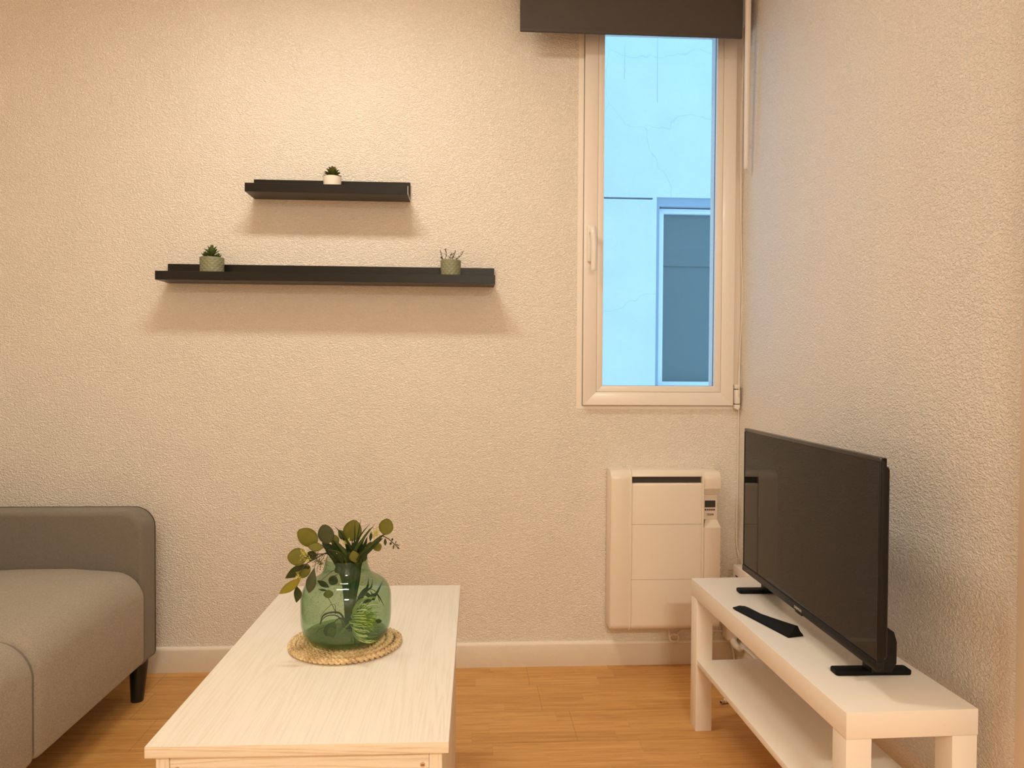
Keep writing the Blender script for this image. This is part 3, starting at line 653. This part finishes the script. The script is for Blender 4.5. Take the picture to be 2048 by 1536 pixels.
# ------------------------------------------------------------------ black wedge bar lying in front of the tv
A0, A1 = Vector((.727, 1.950, .45)), Vector((.785, 1.724, .45))
wd = A1-A0; wl = wd.length; wa = math.atan2(wd.y, wd.x)
wedge = thing('wedge_bar', 'short black wedge-shaped plastic bar lying in front of the television', 'plastic bar', (A0.x, A0.y, .45), wa)
b = bm_new(); secs = []
for i in range(17):
    s = i/16; h = .006 + .022*s**1.3; w = .043; x = .004 + (wl-.004)*s; e = 1 - max(0, (.03-s)/.03)*.12
    ridge = .5 + .06*s
    pts = [(-w/2*e, .0005), (w/2*e, .0005), (w/2*e-.0005, .0035), (w*.22*e, .0035+(h-.0035)*.38), (.002, h*.97), (-.002, h), (-.005, h*.96), (-w*.30*e, .0035+(h-.0035)*.36), (-w/2*e+.0005, .0035)]
    secs.append([b.verts.new((x, -p[0], p[1])) for p in pts])
for a, c in zip(secs, secs[1:]):
    for k in range(9): b.faces.new((a[k], a[(k+1) % 9], c[(k+1) % 9], c[k]))
b.faces.new(secs[0][::-1]); b.faces.new(secs[-1])
obj('bar_body', b, M['black_matte'], wedge, world=False, angle=28)

# ------------------------------------------------------------------ socket block, plugs, aerial lead
so = thing('socket_block', 'white surface socket block in the corner behind the television', 'socket', (.98, 2.54, .31))
b = bm_new(); box(b, .958, WX-.0005, 2.44, 2.622, .315, .388, .002, 2); obj('housing', b, M['pvc'], so)
for k, y in enumerate((2.585, 2.545)):
    b = bm_new(); box(b, .9572, .9582, y-.010, y+.012, .352-.003*k, .357-.003*k); obj('slot', b, M['ink'], so, smooth=False)
pg = thing('plug_adapter', 'white plug adapter in the corner above the skirting', 'plug', (.975, 2.66, .10))
b = bm_new(); box(b, .945, .985, 2.640, WY-.0005, .100, .178, .008, 3); obj('adapter_body', b, M['cable'], pg)
b = bm_new(); tube(b, spline([(.968, 2.650, .105), (.972, 2.630, .092), (.978, 2.605, .086), (.984, 2.590, .098)], 6), [.012]*9+[.010]*10, 12); obj('plug_body', b, M['cable'], pg)
ca = bm_new(); tube(ca, spline([(.984, 2.596, .096), (.989, 2.55, .0950), (.991, 2.45, .0945), (.991, 2.2, .0945), (.991, 1.9, .0945)], 10), .0032, 8)
o = obj('power_cord', ca, M['cable'], loc=(.99, 2.5, .1)); tag(o, 'white power cord lying along the right skirting behind the bench', 'cord')
ld = thing('aerial_lead', 'white aerial lead with a metal plug lying on the floor under the bench', 'cable', (.85, 2.37, 0))
q0, q1 = Vector((.826, 2.357, .0075)), Vector((.846, 2.366, .0080)); dq = (q1-q0).normalized()
b = bm_new(); tube(b, [q0, q0+dq*.004, q0+dq*.0045, q0+dq*.013], [.0045, .0052, .0062, .0062], 16); obj('metal_plug', b, M['chrome'], ld)
b = bm_new(); tube(b, [q0-dq*.002, q0+dq*.001], .0032, 12); obj('plug_socket', b, M['ink'], ld)
b = bm_new(); tube(b, [q0+dq*.012, q0+dq*.016, q0+dq*.030, q0+dq*.034, q0+dq*.042], [.0063, .0076, .0076, .005, .0035], 14)
obj('plug_sleeve', b, M['cable'], ld)
b = bm_new(); e0 = q0+dq*.042; tube(b, spline([tuple(e0), (.90, 2.385, .0034), (.955, 2.42, .0034), (.978, 2.52, .0034), (.980, 2.66, .0034), (.981, 2.665, .03), (.972, 2.672, .10)], 8), .0030, 8); obj('lead', b, M['cable'], ld)

# ------------------------------------------------------------------ coffee table
TO = (-.5028, 1.1807, 0); TTH = -.0108; TW, TLn, TH_ = .474, .8636, .4931
table = thing('coffee_table', 'whitewashed wood coffee table in front of the sofa', 'coffee table', TO, TTH)
def tbl(name, bm, mat, par=None, **kw): return obj(name, bm, mat, par or table, world=False, **kw)
bm = bm_new(); box(bm, 0, TW, 0, TLn, TH_-.0185, TH_, .0008, 2)
top = tbl('table_top', bm, [M['pine'], M['pine_x']])
for p in top.data.polygons:
    if abs(p.normal.y) > .8: p.material_index = 1
for x in (.0125, TW-.0315):
    bm = bm_new(); box(bm, x, x+.0205, .012, TLn-.022, .012, TH_-.0187, .0006, 1); tbl('side_panel', bm, M['pine_z'])
for y in (.014, TLn-.042):
    bm = bm_new(); box(bm, .0335, TW-.032, y, y+.018, TH_-.105, TH_-.0187, .0006, 1); rail = tbl('end_rail', bm, M['pine_x'])
    if y < .1:
        for x in (.045, TW-.042):
            b = bm_new(); tube(b, [(x, y-.0012, TH_-.0435), (x, y+.001, TH_-.0435)], [.0042, .0046], 16); s = tbl('screw', b, M['chrome'], rail)
            b = bm_new(); box(b, x-.0026, x+.0026, y-.0016, y-.0011, TH_-.0440, TH_-.0430); tbl('screw_slot', b, M['ink'], rail, smooth=False)
bm = bm_new(); box(bm, .0335, TW-.032, .03, TLn-.045, .10, .116, .0006, 1); tbl('lower_shelf', bm, M['pine'])
for x in (.0225, TW-.0215):
    for y in (.04, TLn-.05):
        b = bm_new(); tube(b, [(x, y, 0), (x, y, .0119)], .0095, 12); tbl('foot_pad', b, M['ink'])

# ------------------------------------------------------------------ braided coaster
VC = Vector((-.259, 1.600, 0)); MC = Vector((-.266, 1.603, 0)); MZ = TH_
b = bm_new(); pitch = .0178; r_end = .1180; turns = 6.1; steps = 1500
def braid_center(u):
    th = u*turns*2*pi; r = r_end - pitch*(turns - th/(2*pi)); r = max(r, .004); r -= .010*max(0, (u-.985)/.015)**2
    r *= 1 + .03*sin(th*1.0+.3) * (r/r_end)
    return th, r
s_acc = 0; frames = []; last = None
for i in range(steps+1):
    th, r = braid_center(i/steps); p = Vector((MC.x+r*cos(th), MC.y+r*sin(th), MZ+.0072))
    if last is not None: s_acc += (p-last).length
    last = p; frames.append((p, Vector((cos(th), sin(th), 0)), s_acc))
for k in range(3):
    pts = []
    for p, rad, s in frames:
        ph = 2*pi*s/.034 + k*2*pi/3
        pts.append(p + rad*(.0050*sin(ph)) + Vector((0, 0, .0028*sin(2*ph))))
    tube(b, pts, .0036, 6)
lathe(b, [(1e-7, MZ+.0006), (.095, MZ+.0006), (.1, MZ+.003), (.095, MZ+.006), (1e-7, MZ+.006)], (MC.x, MC.y), 40)
mt = obj('woven_trivet', b, M['straw'], loc=(MC.x, MC.y, MZ)); tag(mt, 'round plaited straw trivet under the green glass vase', 'trivet')

# ------------------------------------------------------------------ vase
VZ = MZ + .0140
prof = [(1e-7, 0), (.050, 0), (.064, .0012), (.0775, .007), (.087, .0175), (.0925, .033), (.0945, .055), (.0948, .080), (.0942, .096), (.0905, .1095), (.0845, .1200), (.0740, .1285), (.0615, .1350), (.0535, .1415), (.0485, .1500), (.0455, .1620), (.0440, .1735)]
def smooth_prof(p, n=4):
    S = spline([(a, 0, c) for a, c in p], n); return [(max(v.x, 1e-7), v.z) for v in S]
outer = smooth_prof(prof)
inner = [(max(r-(.0026 if z > .01 else .0026), 1e-7), z + (.0055 if z < .008 else .0)) for r, z in outer if z > .0]
inner = [(1e-7, .0062), (.05, .0066)] + [(r-.0026, z) for r, z in outer if z > .0175]
b = bm_new(); lathe(b, [(r, VZ+z) for r, z in outer] + [(.0431, VZ+.1746), (.0417, VZ+.1735)] + [(r, VZ+z) for r, z in inner[::-1]], (VC.x, VC.y), 72)
vase = obj('glass_vase', b, M['glass'], loc=(VC.x, VC.y, VZ)); tag(vase, 'squat green bubbled glass vase with a short neck on the straw trivet', 'vase')

bb_ = bm_new(); lathe(bb_, [(1e-7, VZ+.0010), (.050, VZ+.0010), (.0635, VZ+.0024), (.0755, VZ+.0078), (.0845, VZ+.0178), (.081, VZ+.0135), (.070, VZ+.0098), (1e-7, VZ+.0085)], (VC.x, VC.y), 64)
obj('glass_base', bb_, M['glass_base'], vase, label='thick dark green glass base')
# ------------------------------------------------------------------ artificial greenery
def Z(X, Y, y): return at(540+X/4.517, 1010+Y/4.517, y)
def leaf(base, tip, width, tilt=0.0, curve=.12, fold=.12, shape='round', n=12):
    """flat-bladed leaf with midrib fold; tilt turns it about its own axis"""
    b = bm_new(); d = tip-base; ln = d.length; d.normalize()
    nr = Vector((0, -1, 0)) - d*Vector((0, -1, 0)).dot(d); nr.normalize(); sd = d.cross(nr).normalized()
    q = Matrix.Rotation(tilt, 3, d); nr = q @ nr; sd = q @ sd; rows = []
    for i in range(n+1):
        s = i/n
        if shape == 'round': w = sin(pi*min(1, s*.97+.015))**.55*(1-.12*s)
        elif shape == 'lance': w = sin(pi*min(1, s*.98+.01))**.9
        elif shape == 'drop': w = (sin(pi*s**1.35*.99+.01))**.8
        else: w = min(1, s*6)*(1-s**2.2)
        w = max(w, .02)*width/2; c = base + d*ln*s + nr*(curve*ln*sin(pi*s)*.5)
        rows.append([b.verts.new(c + sd*w*k + nr*(-fold*w*abs(k))) for k in (-1, -.6, 0, .6, 1)])
    for a, c in zip(rows, rows[1:]):
        for k in range(4): b.faces.new((a[k], a[k+1], c[k+1], c[k]))
    bmesh.ops.solidify(b, geom=b.faces[:], thickness=.0005)
    return b
def add_leaf(par, X0, Y0, X1, Y1, w, mat, y=1.56, dy=0, **kw):
    return obj('leaf', leaf(Z(X0, Y0, y), Z(X1, Y1, y+dy), 1.13*w/4.517/937*(y/1.6), **kw), mat, par, angle=80)
def stem(par, pts, mat, r=.0013, name='stem', taper=.4):
    P = [Z(X, Y, y) for X, Y, y in pts]; S = spline(P, 6); b = bm_new()
    tube(b, S, [r*(1-taper*i/len(S)) for i in range(len(S))], 7); return obj(name, b, mat, par)
def buds(par, X, Y, y, rad, n, mat=None):
    b = bm_new(); c = Z(X, Y, y)
    for i in range(n):
        v = Vector((random.gauss(0, .45), random.gauss(0, .35), random.gauss(0, .5)))*rad/4.517/937*1.2; p = c+v; r = random.uniform(.0009, .0015)
        g = bmesh.ops.create_icosphere(b, subdivisions=1, radius=r, matrix=Matrix.Translation(p))
        tube(b, [p, c+v*.2], .0003, 4, cap=False)
    return obj('bud_cluster', b, mat or M['berry'], par)
FLOOR_Z = VZ+.009
def branch(label, base, group=None):
    t = thing('eucalyptus_branch', label, 'artificial branch', base, 0, group); return t
B0 = (VC.x, VC.y, FLOOR_Z)
# left trailing branch
e1 = branch('artificial eucalyptus branch arching left over the vase rim with olive leaves', B0)
stem(e1, [(715, 1140, 1.60), (700, 900, 1.60), (670, 650, 1.59), (640, 510, 1.575), (540, 428, 1.56), (420, 480, 1.545), (320, 540, 1.535), (260, 640, 1.53)], M['brown'], .0016)
stem(e1, [(520, 440, 1.56), (420, 445, 1.55), (330, 455, 1.545), (240, 490, 1.54)], M['brown'], .0011)
stem(e1, [(430, 470, 1.548), (410, 530, 1.54), (400, 575, 1.535)], M['brown'], .0008)
stem(e1, [(560, 430, 1.56), (480, 370, 1.555), (400, 330, 1.555), (340, 290, 1.56)], M['brown'], .0011)
add_leaf(e1, 335, 468, 158, 470, 150, M['olive'], 1.54, tilt=.25, shape='round')
add_leaf(e1, 425, 345, 252, 235, 165, M['olive'], 1.555, tilt=-.15)
add_leaf(e1, 485, 385, 340, 375, 78, M['olive'], 1.545, tilt=.55, shape='lance')
add_leaf(e1, 420, 470, 325, 450, 85, M['olive_dark'], 1.552, tilt=.2)
add_leaf(e1, 360, 560, 138, 662, 95, M['olive_dark'], 1.535, tilt=-.3, shape='lance', curve=-.2)
add_leaf(e1, 355, 545, 250, 650, 110, M['olive'], 1.540, tilt=.2, shape='round')
add_leaf(e1, 402, 565, 352, 795, 84, M['greygreen'], 1.525, tilt=.1, shape='drop')
add_leaf(e1, 282, 652, 84, 802, 78, M['yellow'], 1.52, tilt=-.25, shape='lance', curve=.25)
add_leaf(e1, 243, 735, 238, 882, 74, M['olive_dark'], 1.528, tilt=.35, shape='lance', curve=-.2)
stem(e1, [(275, 640, 1.53), (255, 690, 1.528), (244, 740, 1.528)], M['brown'], .0007)
buds(e1, 300, 430, 1.532, 38, 34); buds(e1, 330, 495, 1.53, 24, 14); buds(e1, 250, 655, 1.52, 36, 24)
buds(e1, 450, 520, 1.545, 46, 46, plain('dark_bud', (.14, .14, .035), .6)); buds(e1, 415, 440, 1.55, 30, 20, M['olive_dark'])
stem(e1, [(500, 440, 1.555), (470, 500, 1.548), (430, 560, 1.54), (425, 610, 1.54)], M['brown'], .0006)
stem(e1, [(520, 450, 1.555), (505, 520, 1.548), (478, 590, 1.545)], M['brown'], .0006)
stem(e1, [(490, 440, 1.552), (440, 500, 1.545), (380, 520, 1.54)], M['brown'], .0006)
# centre branch
e2 = branch('artificial eucalyptus branch with a tall golden leaf at the middle of the bouquet', B0)
stem(e2, [(735, 1140, 1.605), (735, 800, 1.60), (730, 560, 1.595), (735, 420, 1.59), (745, 310, 1.585)], M['brown'], .0015)
stem(e2, [(720, 560, 1.59), (620, 430, 1.575), (520, 340, 1.565)], M['brown'], .0012)
add_leaf(e2, 722, 325, 768, 137, 158, M['yellow'] if False else M['olive'], 1.60, tilt=.1, shape='round')
add_leaf(e2, 515, 352, 488, 178, 148, M['greygreen'], 1.555, tilt=-.2, shape='round', fold=.25)
add_leaf(e2, 610, 370, 560, 262, 70, M['olive'], 1.58, tilt=.2, shape='lance')
add_leaf(e2, 700, 330, 618, 225, 62, M['blade'], 1.60, tilt=.3, shape='lance')
add_leaf(e2, 775, 522, 750, 412, 84, M['olive'], 1.553, tilt=.1, shape='lance')
add_leaf(e2, 640, 440, 560, 345, 70, M['olive_dark'], 1.57, tilt=-.2, shape='lance')
add_leaf(e2, 800, 500, 870, 410, 80, M['deep'], 1.56, tilt=.4, shape='lance')
add_leaf(e2, 700, 500, 735, 400, 74, M['deep'], 1.57, tilt=-.4, shape='lance')
for a in ((600, 470, 500, 400, 60, 'deep', 1.555), (640, 500, 560, 480, 50, 'olive_dark', 1.56), (700, 480, 640, 380, 60, 'deep', 1.575), (760, 480, 700, 430, 55, 'olive_dark', 1.56),
          (800, 470, 830, 350, 60, 'deep', 1.58), (850, 440, 800, 380, 70, 'deep', 1.575), (740, 400, 790, 330, 50, 'olive_dark', 1.585), (820, 520, 870, 440, 60, 'olive_dark', 1.55), (590, 430, 470, 340, 60, 'deep', 1.56), (660, 520, 610, 430, 56, 'deep', 1.55)):
    add_leaf(e2, *a[:5], M[a[5]], a[6], shape='lance', tilt=random.uniform(-.5, .5), fold=.25)
buds(e2, 680, 335, 1.57, 34, 30); buds(e2, 715, 312, 1.578, 14, 8); buds(e2, 650, 420, 1.565, 30, 14, M['olive_dark'])
# right branch
e3 = branch('artificial eucalyptus branch leaning right with one round leaf at its end', B0)
stem(e3, [(750, 1140, 1.60), (765, 800, 1.60), (800, 560, 1.59), (890, 380, 1.58), (985, 290, 1.575), (1040, 265, 1.575)], M['brown'], .0015)
add_leaf(e3, 1032, 268, 1066, 124, 126, M['olive'], 1.575, tilt=-.1, shape='round')
add_leaf(e3, 950, 345, 990, 415, 78, M['olive'], 1.58, tilt=.1, shape='round')
add_leaf(e3, 905, 330, 915, 240, 24, M['deep'], 1.57, tilt=.1, shape='lance')
buds(e3, 962, 250, 1.568, 40, 40); buds(e3, 940, 285, 1.57, 18, 10)
add_leaf(e3, 870, 420, 915, 330, 46, M['olive_dark'], 1.57, shape='lance')
# fine sprig, right
e4 = thing('leafy_sprig', 'dark fine-leaved artificial sprig pointing right from the vase', 'artificial sprig', B0)
stem(e4, [(760, 1140, 1.61), (780, 800, 1.605), (830, 520, 1.59), (920, 360, 1.57), (1000, 285, 1.56), (1060, 300, 1.55), (1120, 350, 1.545), (1170, 395, 1.54)], M['brown'], .0015)
for X, Y, x2, y2, w in ((1040, 300, 1042, 368, 24), (1095, 335, 1085, 362, 18), (1100, 325, 1110, 298, 16), (1120, 355, 1112, 402, 12), (1130, 350, 1142, 322, 8), (1130, 348, 1172, 372, 8), (1150, 380, 1160, 398, 10), (1010, 300, 985, 330, 16)):
    add_leaf(e4, X, Y, x2, y2, w, M['olive_dark'], 1.548, shape='lance')

# bunch of long blades
g = thing('grass_bunch', 'bunch of long narrow green artificial blades fanning out of the vase', 'artificial grass', B0)
def blade(pts, w, mat):
    P = [Z(X, Y, y) for X, Y, y in pts]; S = spline(P, 7); b = bm_new(); rows = []; n = len(S)
    for i, p in enumerate(S):
        t = (S[min(i+1, n-1)]-S[max(i-1, 0)]).normalized(); nr = Vector((random.uniform(-.02, .02), -1, .2)); sd = t.cross(nr).normalized(); nn = sd.cross(t)
        s = i/(n-1); ww = 1.45*w/4.517/937/2*(min(1, .35+s*2))*(1-s**3)+.00015
        rows.append([b.verts.new(p+sd*ww*k+nn*(.25*ww*abs(k))) for k in (-1, 0, 1)])
    for a, c in zip(rows, rows[1:]):
        for k in range(2): b.faces.new((a[k], a[k+1], c[k+1], c[k]))
    bmesh.ops.solidify(b, geom=b.faces[:], thickness=.0004)
    obj('blade', b, mat, g, angle=80)
D, G = M['deep'], M['blade']
for pts, w, mat in (
    ([(700, 1100, 1.60), (720, 700, 1.60), (740, 430, 1.57), (670, 290, 1.56), (582, 190, 1.56)], 20, D),
    ([(705, 1100, 1.60), (725, 700, 1.60), (745, 480, 1.57), (765, 320, 1.56), (766, 145, 1.56)], 16, D),
    ([(710, 1100, 1.60), (730, 700, 1.60), (755, 470, 1.57), (785, 320, 1.56), (820, 132, 1.56)], 17, D),
    ([(715, 1100, 1.60), (740, 700, 1.60), (750, 470, 1.56), (810, 290, 1.555), (904, 168, 1.55)], 16, D),
    ([(715, 1100, 1.60), (740, 700, 1.60), (755, 450, 1.56), (845, 300, 1.55), (946, 175, 1.55)], 24, G),
    ([(720, 1100, 1.60), (770, 700, 1.60), (800, 520, 1.555), (900, 380, 1.55), (1045, 258, 1.55)], 46, G),
    ([(725, 1100, 1.60), (790, 700, 1.60), (820, 500, 1.55), (920, 390, 1.545), (1030, 290, 1.545)], 30, D),
    ([(690, 1100, 1.60), (690, 700, 1.60), (670, 520, 1.57), (600, 400, 1.56), (470, 350, 1.55)], 20, D),
    ([(690, 1100, 1.60), (680, 720, 1.60), (640, 520, 1.56), (560, 420, 1.55), (480, 372, 1.545)], 26, D),
    ([(700, 1100, 1.60), (700, 700, 1.60), (690, 520, 1.56), (630, 430, 1.55), (500, 400, 1.545)], 18, G),
    ([(690, 1100, 1.60), (670, 700, 1.60), (600, 520, 1.56), (540, 440, 1.55), (520, 400, 1.545)], 34, D),
    ([(705, 1100, 1.60), (715, 700, 1.60), (700, 480, 1.565), (640, 380, 1.56), (560, 300, 1.555)], 34, G),
    ([(700, 1100, 1.60), (700, 700, 1.60), (680, 480, 1.57), (600, 350, 1.565), (530, 270, 1.56)], 26, D),
    ([(715, 1100, 1.60), (735, 700, 1.60), (800, 450, 1.58), (830, 330, 1.57), (905, 210, 1.565)], 34, D),
    ([(720, 1100, 1.60), (745, 700, 1.60), (770, 480, 1.58), (850, 370, 1.575), (880, 285, 1.57)], 40, D),
    ([(720, 1100, 1.60), (760, 700, 1.60), (790, 500, 1.58), (860, 420, 1.575), (960, 330, 1.57)], 34, D),
    ([(710, 1100, 1.60), (720, 700, 1.60), (720, 480, 1.59), (700, 380, 1.585), (640, 250, 1.58)], 36, D),
    ([(705, 1100, 1.60), (700, 800, 1.58), (690, 620, 1.575), (720, 470, 1.57), (800, 360, 1.565)], 30, D),
    ([(700, 1120, 1.60), (705, 900, 1.59), (700, 700, 1.585), (690, 560, 1.58), (610, 450, 1.57)], 34, D),
    ([(720, 1120, 1.59), (740, 900, 1.585), (760, 700, 1.58), (790, 560, 1.575), (850, 470, 1.565)], 36, D),
    ([(730, 1120, 1.61), (770, 950, 1.62), (830, 800, 1.63), (880, 740, 1.63), (890, 660, 1.63)], 26, D),
    ([(735, 1120, 1.61), (790, 980, 1.62), (880, 880, 1.63), (960, 800, 1.63), (1028, 668, 1.63)], 26, D),
    ([(735, 1120, 1.61), (800, 950, 1.62), (900, 830, 1.63), (970, 810, 1.63), (1035, 920, 1.63)], 14, D),
    ([(730, 1120, 1.61), (800, 900, 1.63), (870, 780, 1.64), (915, 740, 1.64), (925, 660, 1.64)], 16, D),
    ([(730, 1120, 1.61), (790, 900, 1.63), (850, 800, 1.64), (940, 850, 1.64), (905, 770, 1.64)], 30, D),
):
    blade(pts, w, mat)
# loose twigs and leaves standing inside the vase
tw = thing('twig_cluster', 'thin brown twigs with small leaves curled inside the green vase', 'artificial twigs', (VC.x-.02, VC.y, FLOOR_Z))
for pts, r in (([(690, 1090, 1.60), (640, 985, 1.60), (560, 970, 1.59), (480, 1000, 1.58), (455, 1080, 1.575)], .0024), ([(680, 1120, 1.60), (620, 1010, 1.60), (520, 1000, 1.59), (450, 1060, 1.58)], .0014),
               ([(700, 1100, 1.61), (640, 1020, 1.61), (570, 1070, 1.60), (520, 1120, 1.60)], .0014),
               ([(600, 980, 1.59), (560, 900, 1.58), (525, 835, 1.575)], .0008), ([(590, 985, 1.59), (590, 910, 1.58), (560, 900, 1.578), (500, 950, 1.575), (455, 1010, 1.57)], .0006),
               ([(420, 1150, 1.57), (450, 1120, 1.57), (500, 1110, 1.58), (600, 1080, 1.59)], .0008), ([(790, 830, 1.61), (850, 820, 1.62), (900, 760, 1.625), (960, 790, 1.63), (990, 870, 1.63)], .0010),
               ([(680, 580, 1.58), (620, 620, 1.57), (560, 660, 1.565), (540, 700, 1.56)], .0010), ([(650, 560, 1.58), (560, 600, 1.57), (500, 650, 1.56), (440, 700, 1.55)], .0008)):
    stem(tw, pts, M['brown'], r)
add_leaf(tw, 530, 665, 612, 700, 92, M['olive_dark'], 1.555, shape='round', tilt=.2)
add_leaf(tw, 535, 745, 428, 682, 46, M['deep'], 1.548, shape='lance'); add_leaf(tw, 515, 772, 438, 762, 20, M['deep'], 1.55, shape='lance')
add_leaf(tw, 527, 842, 530, 768, 82, M['olive'], 1.553, shape='round', tilt=.2)
add_leaf(tw, 505, 1180, 580, 1060, 100, M['blade'], 1.57, shape='round', tilt=.3); add_leaf(tw, 570, 1200, 540, 1100, 80, M['olive'], 1.565, shape='lance')
add_leaf(tw, 950, 1050, 1010, 1050, 40, M['olive_dark'], 1.57, shape='round'); add_leaf(tw, 640, 560, 590, 610, 60, M['deep'], 1.57, shape='round')
# pincushion flower
pf = thing('pincushion_flower', 'lime green spidery artificial flower with thin curled filaments lying inside the vase', 'artificial flower', (VC.x+.05, VC.y, FLOOR_Z))
stem(pf, [(650, 1150, 1.59), (700, 1090, 1.575), (750, 1040, 1.555), (795, 1000, 1.545)], M['lime'], .0022)
fb = Z(775, 1035, 1.545); ax = Vector((.97, -.22, .02)).normalized(); e_1 = ax.orthogonal().normalized(); e_2 = ax.cross(e_1)
b = bm_new(); S = [fb - ax*.004 + ax*.028*i/8 for i in range(9)]; tube(b, S, [.003, .006, .009, .0115, .013, .0135, .0130, .0105, .005], 16); obj('flower_core', b, M['lime'], pf)
def filament(b, psi, phi, ln, r, curl):
    q = fb.copy(); out = e_1*cos(phi)+e_2*sin(phi); pts = [q.copy()]; n = 12
    for i in range(n):
        s = i/n; a = psi*(1-curl*s); q = q + (ax*cos(a)+out*sin(a))*ln/n; pts.append(q.copy())
    tube(b, pts, r, 5)
b = bm_new()
for k in range(110): filament(b, radians(random.uniform(10, 75)), random.uniform(0, 2*pi), random.uniform(.036, .046), .0006, .5)
o = obj('inner_filaments', b, M['lime'], pf); o['kind'] = 'stuff'
b = bm_new()
for k in range(54): filament(b, radians(random.uniform(95, 125)), 2*pi*k/54 + random.uniform(-.05, .05), random.uniform(.062, .074), .00062, 1.15)
o = obj('outer_filaments', b, M['pale'], pf); o['kind'] = 'stuff'

# ------------------------------------------------------------------ sofa
SXF = -1.028
sofa = thing('sofa', 'greige fabric sofa with black tapered legs along the left side', 'sofa', (-1.4, 1.7, 0))
def rounded(x0, x1, z0, z1, rs, n=8):
    """profile in x,z with four corner radii (bottom left, bottom right, top right, top left)"""
    a, b_, c, d = rs
    return arc(x0+a, z0+a, a, 180, 270, n) + arc(x1-b_, z0+b_, b_, 270, 360, n) + arc(x1-c, z1-c, c, 0, 90, n) + arc(x0+d, z1-d, d, 90, 180, n)
def cushion(name, y0, y1, prof_of, mat, par, ny=28, edge=.022, label=None):
    """block swept along y; the section shrinks softly at both ends"""
    b = bm_new(); rows = []
    for i in range(ny+1):
        s = i/ny; y = y0+(y1-y0)*(.5-.5*cos(pi*s)); dd = min(y-y0, y1-y); q = 0 if dd > edge else edge*(1-sqrt(max(0, 1-(1-dd/edge)**2)))
        rows.append([b.verts.new((p[0], y, p[1])) for p in prof_of(q, (y-y0)/(y1-y0))])
    for a, c in zip(rows, rows[1:]):
        n = len(a)
        for k in range(n): b.faces.new((a[k], a[(k+1) % n], c[(k+1) % n], c[k]))
    b.faces.new(rows[0][::-1]); b.faces.new(rows[-1])
    return obj(name, b, mat, par, angle=60, label=label)
SEAM = 1.826; SEND = 2.432
def seat_prof(q, s):
    crown = .016*sin(pi*min(1, max(0, s)))**.7; q2 = q*.9
    z1 = .436 + crown - q2; x1 = SXF - q2; z0 = .138 + q2*.3
    P = arc(-1.72, z0+.012, .012, 180, 270, 3) + arc(x1-.02, z0+.02, .02, 270, 345, 5)
    P += arc(x1-.094, z1-.094, .094, 6, 84, 14) + [(-1.25, z1+.010), (-1.40, z1+.010), (-1.6, z1+.002)] + arc(-1.70, z1-.03, .03, 90, 180, 4)
    return P
cushion('seat', SEAM+.002, SEND, seat_prof, M['fab'], sofa)
cushion('seat', 1.20, SEAM-.002, seat_prof, M['fab'], sofa)
def armp(q, s): return rounded(-1.86+q, -1.040-q, .122+q, .624-q, (.02, .022, .066, .04), 9)
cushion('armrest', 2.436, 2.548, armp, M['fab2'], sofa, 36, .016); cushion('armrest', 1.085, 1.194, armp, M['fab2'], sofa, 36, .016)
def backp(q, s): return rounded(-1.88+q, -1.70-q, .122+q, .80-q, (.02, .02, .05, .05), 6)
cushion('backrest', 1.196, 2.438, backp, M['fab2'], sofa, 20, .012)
# piping along the edges of the arm face and the seat blocks
b = bm_new(); tube(b, [(p[0], 2.528, p[1]) for p in rounded(-1.855, -1.0392, .1235, .6245, (.02, .022, .066, .04), 9)[9:40]], .0014, 6); obj('piping', b, M['seam'], sofa)
b = bm_new(); tube(b, [(p[0], SEND-.0015, p[1]) for p in seat_prof(.016, 1)[4:27]], .0014, 6); obj('piping', b, M['seam'], sofa)
# inner lining seen in the gap between the two seats
b = bm_new(); prism(b, [(p[0], p[1]) for p in seat_prof(.010, .02)], SEAM-.010, SEAM+.010, 'y'); obj('seat_lining', b, M['fab2'], sofa)
b = bm_new(); prism(b, rounded(-1.84, -1.10, .125, .30, (.01, .01, .01, .01), 3), 1.2, 2.44, 'y'); obj('base_frame', b, M['seam'], sofa)
for x in (-1.070, -1.80):
    for y in (2.474, 1.14):
        b = bm_new(); tube(b, [(x-.004, y-.004, .0), (x-.004, y-.004, .002), (x, y, .123), (x, y, .150)], [.0185, .0195, .0285, .029], 24); obj('leg', b, M['footblack'], sofa)

# ------------------------------------------------------------------ light
def lamp(name, loc, watts, size, col):
    """oblong area light just under the ceiling, shining down"""
    d = bpy.data.lights.new(name, 'AREA'); d.shape = 'RECTANGLE'; d.size = size; d.size_y = .14; d.energy = watts; d.color = col
    o = bpy.data.objects.new(name, d); COL.objects.link(o); o.location = loc; return o
WARM = (1.0, .955, .80)
lamp('ceiling_light', (-.46, 1.80, H-.03), 15.2, .56, WARM)
lamp('rear_fill_light', (.35, -1.75, H-.03), 72, .60, WARM)  # unseen fill lamp behind the camera, added to lift the room's brightness
w = bpy.data.worlds.new('world'); scn.world = w; w.use_nodes = True
bg = w.node_tree.nodes['Background']; bg.inputs[0].default_value = (.265, .50, .80, 1); bg.inputs[1].default_value = 2.65
scn.view_settings.view_transform = 'Standard'; scn.view_settings.look = 'None'; scn.view_settings.gamma = 1; scn.view_settings.use_curve_mapping = False
scn.view_settings.exposure = 0.0
scn.cycles.max_bounces = 10; scn.cycles.diffuse_bounces = 6; scn.cycles.transparent_max_bounces = 24; scn.cycles.use_denoising = True
